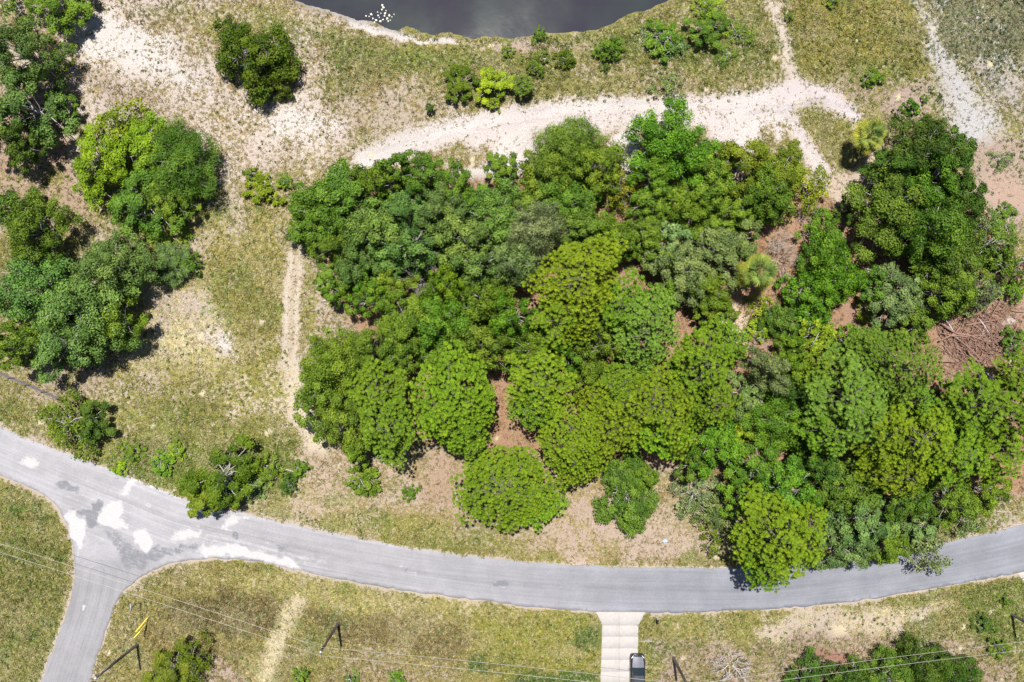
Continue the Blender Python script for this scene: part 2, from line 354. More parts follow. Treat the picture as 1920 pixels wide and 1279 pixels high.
# upper right
paint([(1480, -60), (1715, -60), (1735, 60), (1750, 130), (1640, 140), (1560, 150), (1500, 120)], 30, SANDB, (.235, .215, .05), .93)
paint([(1650, 30), (1740, 40), (1745, 130), (1690, 120)], 30, None, (.16, .155, .045), .95, .7)
paint([(1730, -60), (2050, -60), (2050, 150), (1860, 130), (1770, 110)], 40, GREYS, V_GREYG, .80)
paint([(1700, -40), (1745, 60), (1775, 120)], 40, GREYS, V_GREYG, .5, width=14)
paint([(1760, 95), (1800, 120), (1830, 190), (1880, 220), (1870, 275), (1800, 280), (1765, 190)], 60, GREYS, V_GREYG, .22)
paint([(1820, 120), (1930, 150), (1930, 210), (1850, 190)], 40, (.5, .44, .42), V_GREYG, .5)
paint([(1800, 270), (2050, 230), (2050, 460), (1880, 420), (1830, 340)], 40, PINK, V_OLIVE, .42)
paint([(1840, 330), (1930, 330), (1930, 400), (1850, 385)], 40, (.52, .37, .29), V_TAN, .22)
paint([(1560, 150), (1700, 150), (1760, 230), (1680, 250), (1600, 190)], 36, PINK, V_OLIVE, .62)
paint([(1690, 165), (1745, 150), (1740, 205), (1670, 205)], 20, PINK, V_OLIVE, .25, .8)
# sandy road and its branches
TR = dict(fine=True)
paint([(690, 303), (745, 278), (850, 240), (960, 222), (1060, 207), (1200, 204), (1330, 203), (1430, 190), (1490, 178)], 34, (.70, .64, .61), V_TAN, .12, width=46, **TR)
paint([(900, 262), (1000, 235), (1200, 225), (1420, 215)], 40, (.68, .60, .57), V_TAN, .15, width=36, **TR)
paint([(1500, 165), (1482, 130), (1470, 70), (1445, 0), (1425, -60)], 24, (.64, .55, .46), V_OLIVE, .27, width=16, **TR)
paint([(1455, 200), (1490, 165), (1545, 175), (1600, 218)], 26, (.68, .60, .59), V_TAN, .12, width=32, **TR)
paint([(1460, 200), (1505, 265), (1545, 320)], 30, (.66, .59, .56), V_TAN, .22, width=30, **TR)
paint([(1300, 205), (1450, 205), (1470, 250), (1400, 275), (1320, 250)], 24, (.70, .63, .60), V_TAN, .15)
paint([(820, 305), (900, 300), (940, 260), (1010, 235), (1020, 300), (960, 340), (900, 330)], 20, SANDW, V_TAN, .12)
paint([(815, 285), (905, 265), (925, 285), (850, 310)], 14, SANDB, V_TAN, .62, .8)
paint([(1150, 260), (1200, 240), (1200, 350), (1150, 330)], 20, SANDW, V_TAN, .15)
paint([(1490, 210), (1560, 200), (1570, 240), (1530, 250)], 14, SANDB, V_OLIVE, .8)
paint([(1530, 245), (1600, 235), (1620, 300), (1560, 320)], 20, SANDB, V_OLIVE, .75)
paint([(1410, 235), (1440, 230), (1455, 265), (1420, 265)], 12, SANDB, V_OLIVE, .75)
paint([(1540, 310), (1640, 300), (1650, 350), (1580, 400), (1540, 370)], 26, (.58, .47, .38), V_TAN, .30)
paint([(1480, 390), (1590, 370), (1600, 420), (1520, 445), (1450, 440)], 24, (.56, .44, .35), V_TAN, .35)
RUT = dict(fine=True, c=.03)
for o_ in (-12, 9): paint([(700, 300 + o_), (850, 242 + o_), (960, 223 + o_), (1060, 208 + o_), (1200, 205 + o_), (1400, 194 + o_)], 7, (.56, .49, .48), a=.8, width=3, **RUT)
paint([(1400, 215), (1470, 205), (1540, 185), (1600, 205)], 7, (.50, .46, .46), a=.8, width=4, **RUT); paint([(1420, 200), (1480, 195), (1560, 200)], 7, (.54, .49, .49), a=.7, width=3, **RUT)
paint([(1470, 215), (1500, 245), (1530, 300)], 7, (.55, .5, .5), a=.7, width=3, **RUT); paint([(950, 330), (965, 290), (1010, 255)], 6, (.56, .47, .44), a=.7, width=3, **RUT); paint([(970, 330), (985, 290), (1020, 262)], 6, (.56, .47, .44), a=.7, width=3, **RUT)
paint([(1490, 110), (1475, 60), (1452, 0)], 6, (.5, .42, .3), c=.5, a=.6, width=4, fine=True)
# middle left meadow
paint([(260, 400), (540, 360), (540, 700), (250, 720), (240, 600)], 50, SANDB, (.27, .24, .07), .72)
paint([(400, 470), (530, 470), (530, 640), (440, 630), (390, 560)], 40, None, (.24, .215, .06), .88)
paint([(265, 600), (330, 575), (420, 600), (430, 650), (360, 670), (290, 680)], 90, (.60, .50, .40), V_STRAW, .62)
paint([(385, 625), (430, 620), (430, 655), (395, 655)], 50, SANDW, V_TAN, .38)
paint([(270, 540), (400, 545), (400, 590), (280, 590)], 34, (.52, .42, .36), V_STRAW, .55)
paint([(380, 690), (540, 680), (560, 800), (420, 790)], 40, (.60, .50, .38), (.25, .235, .06), .6)
paint([(20, 160), (130, 200), (130, 330), (0, 350), (-60, 250)], 30, (.44, .30, .23), V_BROWN, .4)
paint([(0, 320), (120, 310), (200, 420), (130, 470), (0, 400)], 30, (.46, .33, .25), V_OLIVE, .55)
paint([(-60, 690), (200, 690), (260, 640), (230, 730), (60, 770), (-60, 760)], 26, PINK, V_OLIVE, .6)
paint([(-60, 720), (120, 760), (330, 760), (560, 800), (560, 980), (330, 930), (140, 860), (-60, 770)], 40, SANDB, (.23, .225, .06), .82)
paint([(190, 830), (330, 820), (560, 860), (560, 930), (330, 920), (210, 880)], 40, None, V_GREEN, .92, .85)
# grass tracks
paint([(555, 470), (547, 560), (546, 690)], 22, (.58, .48, .37), V_TAN, .40, width=32, **TR)
paint([(547, 690), (560, 760), (600, 850), (630, 945)], 26, (.66, .56, .42), V_STRAW, .26, width=36, **TR)
for off in (-10, 10): paint([(555 + off, 470), (547 + off, 560), (546 + off, 690)], 10, (.66, .57, .46), V_STRAW, .18, width=5, **TR)
paint([(590, 480), (660, 560), (680, 640), (600, 650), (580, 560)], 24, (.52, .42, .35), V_TAN, .45)
# wood floor: pine straw
paint([(580, 420), (700, 330), (1000, 320), (1200, 340), (1500, 330), (1640, 420), (1700, 330), (1850, 400), (1960, 560), (1960, 920), (1750, 960), (1400, 1000), (1300, 880),
       (1180, 870), (1000, 860), (700, 830), (590, 760), (690, 640)], 30, STRAW, (.25, .14, .075), .42)
paint([(1370, 560), (1410, 580), (1410, 640), (1370, 625)], 12, (.60, .47, .35), V_TAN, .25)
paint([(1585, 575), (1620, 570), (1645, 615), (1605, 645)], 10, (.40, .25, .18), V_BROWN, .15)
paint([(1760, 590), (1900, 500), (1930, 560), (1930, 700), (1850, 740), (1760, 720)], 24, (.43, .28, .21), (.22, .12, .075), .5)
paint([(1890, 590), (1905, 600), (1895, 680), (1880, 670)], 10, SANDW, V_TAN, .2, .7)
paint([(1195, 850), (1295, 845), (1300, 890), (1240, 900), (1190, 890)], 12, (.46, .28, .18), V_BROWN, .15)
# strip between wood and road
paint([(560, 850), (700, 850), (900, 870), (1100, 880), (1300, 870), (1370, 1010), (1370, 1062), (1000, 1050), (640, 1000), (540, 960)], 24, (.52, .41, .31), V_TAN, .58)
paint([(770, 850), (900, 850), (870, 960), (780, 940)], 26, (.46, .33, .24), V_TAN, .5)
paint([(1050, 960), (1110, 900), (1130, 1000), (1350, 1000), (1340, 1040), (1050, 1030)], 26, (.52, .40, .32), V_TAN, .4)
paint([(540, 965), (700, 960), (900, 985), (1000, 1000), (1000, 1050), (640, 1000)], 30, None, V_OLIVE, .72)
paint([(540, 984), (700, 1012), (976, 1049), (1144, 1058), (1381, 1060)], 18, None, V_OLIVE, .88, width=26)
# south of the road
paint([(170, 1300), (200, 1180), (250, 1100), (340, 1050), (480, 1055), (640, 1090), (980, 1140), (1125, 1150), (1130, 1400), (100, 1400)], 20, SANDB, (.245, .215, .07), .8)
paint([(300, 1075), (480, 1065), (800, 1120), (1000, 1150), (900, 1160), (640, 1130), (420, 1100)], 30, (.56, .48, .30), (.31, .275, .09), .62, .8)
paint([(300, 1120), (420, 1105), (530, 1130), (520, 1190), (400, 1180), (300, 1160)], 26, None, (.15, .115, .05), .93, .9)
paint([(270, 1180), (400, 1190), (480, 1210), (440, 1260), (280, 1240)], 26, None, (.22, .17, .06), .93, .8)
paint([(560, 1130), (800, 1160), (880, 1200), (860, 1240), (640, 1200)], 30, (.45, .36, .28), (.17, .13, .06), .85, .8)
paint([(350, 1210), (420, 1230), (480, 1279), (380, 1300)], 24, PINK, V_BROWN, .5, .8)
paint([(640, 1210), (860, 1245), (860, 1300), (600, 1300)], 30, PINK, (.24, .19, .08), .62, .7)
paint([(555, 1130), (520, 1200), (490, 1300)], 26, (.62, .53, .36), V_STRAW, .42, width=32, **TR)
paint([(880, 1160), (1125, 1150), (1125, 1300), (940, 1300)], 30, None, (.235, .225, .05), .93)
paint([(1075, 1180), (1126, 1168), (1126, 1215), (1060, 1205)], 18, None, V_DKG, .97, .75)
paint([(965, 1262), (1128, 1262), (1128, 1310), (960, 1310)], 14, None, V_DKG, .97, .85)
paint([(880, 1230), (915, 1225), (915, 1265), (880, 1260)], 10, None, V_DKG, .97, .8, fine=True)
paint([(1205, 1150), (1500, 1142), (1750, 1105), (1960, 1062), (1960, 1180), (1600, 1200), (1205, 1230)], 20, SANDB, V_OLIVE, .82)
paint([(1420, 1165), (1540, 1150), (1680, 1125), (1790, 1118), (1700, 1160), (1690, 1200), (1560, 1215), (1450, 1190)], 26, (.55, .45, .37), V_STRAW, .40)
paint([(1560, 1172), (1590, 1175), (1590, 1195), (1565, 1195)], 8, (.66, .56, .38), V_TAN, .02, fine=True)
paint([(1230, 1190), (1560, 1195), (1700, 1200), (1780, 1190), (1900, 1230), (1900, 1330), (1230, 1330)], 30, (.46, .34, .29), (.20, .17, .07), .55)
paint([(1490, 1235), (1600, 1225), (1600, 1250), (1500, 1258)], 12, (.36, .20, .15), V_BROWN, .15)
paint([(1790, 1110), (1960, 1080), (1960, 1230), (1860, 1240)], 26, None, V_GREEN, .85, .7)
# lawn left of the side road
paint([(-80, 880), (0, 895), (60, 920), (118, 970), (138, 1040), (132, 1120), (80, 1279), (40, 1400), (-80, 1400)], 16, SANDB, (.185, .185, .05), .93)
for (x, y, r) in ((25, 945, 16), (80, 980, 14), (40, 1015, 7), (85, 1165, 14), (60, 1185, 10), (90, 1210, 14), (35, 1185, 9), (5, 1075, 10), (125, 1050, 9)):
    paint([(x - r, y), (x, y - r), (x + r, y), (x, y + r)], 12, None, (.07, .125, .02), .97, .85)
# verges: sand washed along the asphalt edge
ed = np.exp(-np.maximum(SDR, 0) / .35) * (SDR > -1) * smooth((fbm(GX, GY, 3, 5, 3) - .25) / .3) * near
soil += (np.array((.58, .48, .38)) - soil) * ed[..., None]; cov *= 1 - .8 * ed
# ant mounds and small bare spots, each a few hand-widths across
for k in range(620):
    x, y = rng.uniform(-70, 70), rng.uniform(-47, 47)
    px, py = x / MPP + 960, 639.5 - y / MPP
    meadow = (330 < px < 560 and 560 < py < 900)
    if not meadow and rng.random() > .42: continue
    if rng.random() > .5: continue
    r = rng.uniform(.12, .32) * (1.25 if meadow else 1)
    i = np.searchsorted(gx, x); j = np.searchsorted(gy, y)
    sl_ = np.s_[max(j - 4, 0):j + 4, max(i - 4, 0):i + 4]
    kk = smooth(1.6 - np.hypot(FX[sl_] - x, FY[sl_] - y) / r) * (SDR[sl_] > .6)
    soil[sl_] += (np.array((.70, .62, .40)) - soil[sl_]) * kk[..., None]; cov[sl_] *= 1 - .95 * kk
# broad irregular tone over everything, pond margin
br = .74 + .52 * fbm(GX, GY, 7, 1, 5)
sp_ = smooth((fbm(GX, GY, 3.2, 5, 5) - .5) / .22)[..., None] * .42 * (cov > .3)[..., None]      # drier, strawy patches
veg += (np.array((.36, .31, .17)) - veg) * sp_
gp_ = smooth((fbm(GX, GY, 4.5, 7, 4) - .56) / .2)[..., None] * .5; veg *= 1 - gp_ * np.array((.42, .16, .35))
veg *= br[..., None] * .90; soil *= .60; soil *= (.92 + .16 * fbm(GX, GY, 6, 5, 3))[..., None]
cov = np.clip(cov - .07 * (GY > -26) + (fbm(GX, GY, 3.5, 2, 4) - .5) * .45 * (cov > .03), 0, 1)
wetk = smooth((1.3 - SDP) / 1.3)[..., None] * (SDP < 5)[..., None]; soil *= 1 - .4 * wetk; cov[SDP < -.2] = 0
cov[SDR < .05] = 0

nx, ny = len(gx), len(gy)
V = np.stack([GX.ravel(), GY.ravel(), GZ.ravel()], 1)
I = np.arange(nx * ny).reshape(ny, nx)
F = np.stack([I[:-1, :-1].ravel(), I[:-1, 1:].ravel(), I[1:, 1:].ravel(), I[1:, :-1].ravel()], 1)
g = link('ground', make_mesh('ground', V, F, M['ground'], True, None, {'soil': soil.reshape(-1, 3), 'veg': veg.reshape(-1, 3), 'cover': cov.ravel()}))
tag(g, 'sandy ground with patchy dry grass', kind='structure')

# pond
wp = [(x, y) for x, y in POND]
cx, cy = np.mean(wp, 0)
big = [(cx + (x - cx) * 1.03, cy + (y - cy) * 1.06) for x, y in wp]
V = [(x, y, -.77) for x, y in big]; r = delaunay_2d_cdt([Vector(p) for p in big], [], [list(range(len(big)))], 1, 1e-4)
tag(link('pond_water', make_mesh('pond_water', [(p.x, p.y, -.77) for p in r[0]], np.array([f for f in r[2] if len(f) == 3]), M['water'])), 'dark pond water', kind='structure')

# road sheet
bpts = [Vector(p) for p in ROAD]; nb = len(bpts)
qx, qy = np.meshgrid(np.arange(-105, 105, .4), np.arange(-70, 5, .4)); qx = qx.ravel() + rng.uniform(-.08, .08, qx.size); qy = qy.ravel() + rng.uniform(-.08, .08, qy.size)
kin = road_sd(qx, qy) < -.2
r = delaunay_2d_cdt(bpts + [Vector(p) for p in zip(qx[kin], qy[kin])], [], [list(range(nb))], 1, 1e-5)
RV = np.array([(p.x, p.y, .035) for p in r[0]]); RF = np.array([f for f in r[2] if len(f) == 3])
x, y = RV[:, 0], RV[:, 1]
side = [P(-0, 1600), P(65, 1450), P(124, 1276), P(155, 1185), P(175, 1118), P(185, 1060), P(190, 1000)]
d_up = line_dist(x, y, UPc); d_side = line_dist(x, y, catmull(side, 1)); d_low = line_dist(x, y, LOWc[:int(len(LOWc) * .62)])
px, py = x / MPP + 960, 639.5 - y / MPP
ws = smooth((py - (1010 + np.clip(px - 190, 0, 400) * .25)) / 60) * (px < 420)
lat = d_up * (1 - ws) + d_side * ws; lon = x * (1 - ws) + y * ws
along = np.stack([lon * .05, lat * 2.6, ws * 9], 1)
t = smooth((px - 700) / 700)[:, None]
tone = np.array((.37, .36, .375)) * (1 - t) + np.array((.275, .28, .31)) * t
tone *= .68 * np.array((1.0, 1, 1.012)); tone *= (1 + .14 * smooth((620 - px) / 300))[:, None] * (.94 + .12 * fbm(x, y, 4, 2, 4))[:, None]; tone = tone * (1 - .20 * (ws * smooth((py - 1000) / 60)))[:, None]
tone *= (1 - .12 * np.exp(-((lat - 2.9) / .25) ** 2) * (1 - ws))[:, None]      # worn centre seam
tone *= (1 + .10 * np.exp(-(np.minimum(d_up, d_low) / .7) ** 2))[:, None]
sand = np.zeros(len(x)); dark = np.zeros(len(x))
RX = x + (fbm(x, y, 1.6, 3, 4) - .5) * 2.2; RY = y + (fbm(x, y, 1.6, 6, 4) - .5) * 2.2
def rp(arr, poly, soft=9, a=1):
    soft *= 1.8; d = poly_sd(RX, RY, PP(poly)); np.maximum(arr, a * smooth(.5 - d / (soft * MPP)), out=arr)
rp(sand, c3((640, 255), (700, 285), (712, 330), (680, 375), (722, 445), (650, 432), (590, 385), (550, 345), (600, 300)), 10)
rp(sand, c3((670, 210), (740, 150), (780, 150), (730, 240), (690, 265)), 12, .9)
rp(sand, c3((740, 455), (800, 448), (850, 490), (850, 530), (820, 565), (790, 530), (745, 480)), 8)
rp(sand, c3((370, 330), (430, 350), (490, 380), (470, 440), (440, 520), (425, 600), (405, 480)), 10)
rp(sand, c3((940, 450), (1040, 430), (1150, 420), (1130, 480), (1000, 510), (950, 490)), 14, .75)
rp(sand, c3((1080, 540), (1200, 520), (1400, 540), (1560, 580), (1700, 640), (1850, 700), (1600, 660), (1350, 590), (1180, 580)), 12)
rp(sand, c3((1220, 420), (1300, 340), (1400, 350), (1330, 400), (1260, 450)), 12, .85)
rp(sand, c3((90, 60), (160, 15), (250, 60), (180, 95)), 16, .9)
rp(sand, c3((800, 280), (850, 280), (840, 315), (800, 310)), 12, .6)
rp(sand, c3((1050, 420), (1200, 440), (1230, 500), (1100, 500)), 20, .55)
rp(sand, c3((520, 60), (760, 150), (1000, 250), (960, 240), (740, 160)), 6, .8)
rp(sand, c3((460, 850), (480, 860), (472, 900), (462, 890)), 3, .9)
rp(sand, [(748, 1062), (760, 1065), (795, 1071), (790, 1074), (755, 1068)], 4, .8)
rp(sand, [(912, 1098), (925, 1104), (948, 1104), (940, 1107), (918, 1104)], 4, .8)
rp(sand, c3((60, 20), (800, 160), (1400, 350), (1700, 600), (1200, 560), (800, 560), (420, 560), (330, 300)), 30, .34)
rp(sand, c3((1100, 420), (1800, 560), (1880, 680), (1500, 600), (1150, 560)), 25, .42)
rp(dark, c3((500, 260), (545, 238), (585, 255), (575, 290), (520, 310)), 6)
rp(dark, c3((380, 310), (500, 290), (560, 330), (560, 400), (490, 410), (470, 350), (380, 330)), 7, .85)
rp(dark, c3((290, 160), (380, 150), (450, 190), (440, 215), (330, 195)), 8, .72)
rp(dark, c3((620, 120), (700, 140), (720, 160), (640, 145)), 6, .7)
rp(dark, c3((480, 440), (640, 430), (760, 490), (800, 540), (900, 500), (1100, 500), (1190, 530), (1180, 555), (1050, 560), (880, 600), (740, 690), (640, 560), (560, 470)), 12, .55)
rp(dark, c3((1290, 450), (1345, 455), (1340, 500), (1295, 495)), 6, .8)
rp(dark, c3((1490, 510), (1610, 520), (1620, 550), (1510, 540)), 6, .7)
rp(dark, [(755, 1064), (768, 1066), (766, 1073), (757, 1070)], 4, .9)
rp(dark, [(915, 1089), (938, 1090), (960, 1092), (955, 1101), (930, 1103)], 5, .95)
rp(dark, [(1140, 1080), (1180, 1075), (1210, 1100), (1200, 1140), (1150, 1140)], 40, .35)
nv = len(RV)
# kerbless edge: a short skirt down into the soil
be = {}
for f in RF:
    for a, b in ((f[0], f[1]), (f[1], f[2]), (f[2], f[0])):
        be[(a, b)] = 1
edges = [(a, b) for (a, b) in be if (b, a) not in be]
SV = RV.copy(); SV[:, 2] = -.15
sk = np.array([(b, a, a + nv, b + nv) for a, b in edges])
two = lambda q: np.concatenate([q, q])
road = link('asphalt_road', make_mesh('asphalt_road', np.concatenate([RV, SV]), [RF, sk], M['road'], False, None,
            {'along': two(along), 'tone': two(tone), 'sand': two(sand), 'dark': two(dark)}))
tag(road, 'grey weathered asphalt road with a T-junction', kind='structure')

# concrete driveway of cast slabs
drv = link('driveway', None, None, (*P(1161, 1160), 0)); tag(drv, 'pale concrete driveway meeting the road', kind='structure')
def slab(q, parent, org, z0=-.12, z1=.05, gap=.009):
    q = np.array(q); c = q.mean(0); q2 = c + (q - c) * (1 - gap / np.maximum(np.abs(q - c), .3)); q3 = c + (q2 - c) * .988
    n = len(q); b = MB()
    z = z1 + rng.uniform(-.003, .003)
    rings = [[(x, y, z0) for x, y in q2], [(x, y, z - .012) for x, y in q2], [(x, y, z) for x, y in q3]]
    b.loft([[(x - org[0], y - org[1], zz) for x, y, zz in rg] for rg in rings])
    return b.build('concrete_slab', M['concrete'], parent)
org = P(1161, 1160)
def dx(yy, s): return (1129.2 - (yy - 1172) * .03) if s < 0 else (1197 - (yy - 1172) * .015)
slab(PP([(1117.5, 1147), (1161, 1147.3), (1161, 1172.5), (1129.4, 1172.5)]), drv, org); slab(PP([(1161, 1147.3), (1210, 1147.5), (1197, 1172.5), (1161, 1172.5)]), drv, org)
js = [1172.5, 1193.5, 1215.5, 1237, 1259, 1281, 1303, 1325, 1347, 1369]
for a, b in zip(js[:-1], js[1:]):
    slab(PP([(dx(a, -1), a), (1161, a), (1161, b), (dx(b, -1), b)]), drv, org); slab(PP([(1161, a), (dx(a, 1), a), (dx(b, 1), b), (1161, b)]), drv, org)
d2 = link('driveway_apron', None, None, (*P(1930, 1085), 0)); tag(d2, 'corner of a second pale concrete driveway', kind='structure')
slab(PP([(1908, 1075), (1990, 1052), (1990, 1100), (1925, 1100)]), d2, P(1930, 1085))

# ------------------------------------------------------------------ grass tufts and weeds (uncountable)
def sample(arr, x, y):
    i = np.clip(np.searchsorted(gx, x), 0, nx - 1); j = np.clip(np.searchsorted(gy, y), 0, ny - 1); return arr[j, i]
def grass_field(n, seed):
    R = np.random.default_rng(seed)
    x = R.uniform(-72, 72, n); y = R.uniform(-49, 49, n)
    c = sample(cov, x, y); f = fbm(x, y, .55, 1, 3); f2 = fbm(x, y, 2.5, 3, 2)
    keep = (R.random(n) < np.clip(c * 1.15 + (f - .5) * 1.6 + (f2 - .5) * .5, 0.01, 1) * np.where(c < .02, .15, 1)) & (sample(SDR, x, y) > .12) & (sample(SDP, x, y) > .05) & (sample(SDD, x, y) > .1) & (c > .005)
    x, y, c = x[keep], y[keep], c[keep]; n = len(x); z = gz(x, y)
    tint = sample(veg, x, y) * R.uniform(.45, 1.25, (n, 1))
    dry = R.random(n) < .36; tint[dry] = tint[dry] * .4 + np.array((.46, .40, .22)) * .6 * R.uniform(.7, 1.2, (dry.sum(), 1))
    grn = R.random(n) < .14; tint[grn] *= np.array((.6, .95, .6))
    V = np.empty((n, 3, 3, 3), np.float32); s = R.uniform(.12, .32, n) * (.7 + .5 * c)
    a0 = R.uniform(0, 6.28, n)
    for b in range(3):
        a = a0 + b * 2.1 + R.uniform(-.5, .5, n); ln = s * R.uniform(.7, 1.2, n); hw = s * R.uniform(.16, .3, n)
        ca, sa = np.cos(a), np.sin(a)
        V[:, b, 0] = np.stack([x - sa * hw, y + ca * hw, z - .02], 1); V[:, b, 1] = np.stack([x + sa * hw, y - ca * hw, z - .02], 1)
        V[:, b, 2] = np.stack([x + ca * ln, y + sa * ln, z + ln * R.uniform(.35, 1.0, n)], 1)
    T = np.arange(n * 9).reshape(-1, 3)
    return make_mesh('grass', V.reshape(-1, 3), T, M['grass'], False, {'var': R.uniform(.2, .8, n * 3), 'tint': np.repeat(tint, 3, 0)})
tag(link('grass', grass_field(330000, 11)), 'short dry grass tufts over the open ground', 'grass', kind='stuff')
def weeds(n, seed, areas):
    R = np.random.default_rng(seed); X = []; Y = []; S = []; C = []
    for (x0, y0, x1, y1, m, c, s) in areas:
        px = R.uniform(x0, x1, m); py = R.uniform(y0, y1, m); q = vnoise(px, py, 40, seed) > .42
        X.append((px[q] - 960) * MPP); Y.append((639.5 - py[q]) * MPP); S.append(R.uniform(.5, 1.4, q.sum()) * s); C.append(np.array(c) * R.uniform(.6, 1.3, (q.sum(), 1)))
    X, Y, S, C = map(np.concatenate, (X, Y, S, C))
    ok = (sample(SDR, X, Y) > .3) & (sample(SDP, X, Y) > .3) & (sample(SDD, X, Y) > .4); X, Y, S, C = X[ok], Y[ok], S[ok], C[ok]
    k = 22; N = len(X); d = R.normal(size=(N, k, 3)); d[..., 2] = np.abs(d[..., 2]) * .8; d /= np.linalg.norm(d, axis=2, keepdims=True)
    c = np.stack([X, Y, gz(X, Y)], 1)[:, None] + d * S[:, None, None] * R.uniform(.5, 1, (N, k, 1))
    return leaf_quads('weeds', c.reshape(-1, 3), d.reshape(-1, 3), .16, .09, R, M['grass'], R.random(N * k), np.repeat(C, k, 0))
def leaf_quads(name, c, d, L, W, R, mat, var, tint=None, jitter=.7, up=.35, point_out=0.0):
    n = len(c); nrm = d + R.normal(size=(n, 3)) * jitter; nrm[:, 2] += up; nrm /= np.linalg.norm(nrm, axis=1, keepdims=True)
    t = R.normal(size=(n, 3)) * (1 - point_out) + d * point_out * 2; t -= (t * nrm).sum(1, keepdims=True) * nrm; t /= np.linalg.norm(t, axis=1, keepdims=True) + 1e-9
    b = np.cross(nrm, t); s = R.uniform(.7, 1.3, (n, 1))
    V = np.stack([c - t * L * s * .5, c + b * W * s * .5 - t * L * s * .05, c + t * L * s * .5 - nrm * L * .12, c - b * W * s * .5 - t * L * s * .05], 1)
    fa = {'var': var}
    if tint is not None: fa['tint'] = tint
    return make_mesh(name, V.reshape(-1, 3), np.arange(n * 4).reshape(-1, 4), mat, False, fa)
G1, G2, G3 = (.09, .15, .03), (.13, .18, .035), (.05, .10, .03)
tag(link('weeds', weeds(0, 5, [(180, 820, 570, 930, 420, G2, .32), (0, 720, 560, 820, 160, G1, .22), (560, 960, 900, 1010, 60, G1, .2), (600, 70, 1450, 190, 420, G1, .26), (920, 60, 1460, 120, 320, G2, .34),
    (1480, 0, 1920, 140, 260, G3, .2), (1740, 0, 1920, 420, 330, G3, .26), (1540, 140, 1780, 260, 120, G1, .24), (100, 0, 620, 330, 220, G1, .18), (250, 380, 540, 720, 220, G1, .22),
    (900, 1150, 1120, 1279, 90, G3, .2), (1210, 1150, 1920, 1279, 420, G1, .24), (0, 900, 130, 1279, 60, G3, .2), (200, 1080, 900, 1279, 120, G1, .16), (1300, 880, 1370, 1000, 60, G1, .3),
    (1380, 540, 1480, 640, 120, G2, .3), (1560, 560, 1640, 640, 80, G2, .3), (580, 480, 680, 640, 60, G2, .25), (0, 300, 330, 520, 200, G2, .28)])), 'scattered low green weeds in the dry grass', 'weeds', kind='stuff')

# ------------------------------------------------------------------ trees
class Tree: pass
def limbs_mesh(name, R, trunk_h, r0, ends, seed, mat, extra=0):
    b = MB(); rr = random.Random(seed)
    lean = (rr.uniform(-.3, .3), rr.uniform(-.3, .3))
    pts = [(lean[0] * t * t, lean[1] * t * t, trunk_h * t - .15 * (t == 0)) for t in (0, .3, .65, 1)]
    b.tube(pts, [r0 * 1.25, r0, r0 * .85, r0 * .6], 7)
    for i, e in enumerate(ends):
        t = rr.uniform(.5, 1.0); s = (lean[0] * t * t, lean[1] * t * t, trunk_h * t); e = np.array(e); s = np.array(s); m1 = s + (e - s) * .35 + np.array((rr.uniform(-.3, .3), rr.uniform(-.3, .3), .12 * trunk_h)); m2 = s + (e - s) * .72 + np.array((rr.uniform(-.3, .3), rr.uniform(-.3, .3), .08 * trunk_h))
        b.tube([s, m1, m2, e], [r0 * .42, r0 * .30, r0 * .18, r0 * .05], 4, False)
        for q in range(2):
            d = np.array((rr.uniform(-1, 1), rr.uniform(-1, 1), rr.uniform(-.1, .6))) * R * .16
            b.tube([m2, m2 + d * .6, m2 + d * 1.1], [r0 * .14, r0 * .09, r0 * .03], 3, False)
    return b.mesh(name, mat)
def spread(n, R, seed, lobes=.18, minsep=.55):
    """irregular crown plan: points in a lobed disc, roughly even"""
    q = np.random.default_rng(seed); ph = q.uniform(0, 6.28, 4); am = q.uniform(.3, 1, 4) * lobes
    out = []; sep = R * math.sqrt(1.0 / n) * 1.55 * minsep * 2 * .8; tries = 0
    while len(out) < n and tries < 6000:
        tries += 1; a = q.uniform(0, 6.28); r = math.sqrt(q.random())
        lim = 1 + am[0] * math.sin(a * 2 + ph[0]) + am[1] * math.sin(a * 3 + ph[1]) + am[2] * math.sin(a * 5 + ph[2]) + .5 * am[3] * math.sin(a * 8 + ph[3])
        p = (r * lim * R * .84 * math.cos(a), r * lim * R * .84 * math.sin(a), r)
        if all((p[0] - o[0]) ** 2 + (p[1] - o[1]) ** 2 > sep * sep for o in out): out.append(p)
        if tries % 900 == 0: sep *= .85
    return out
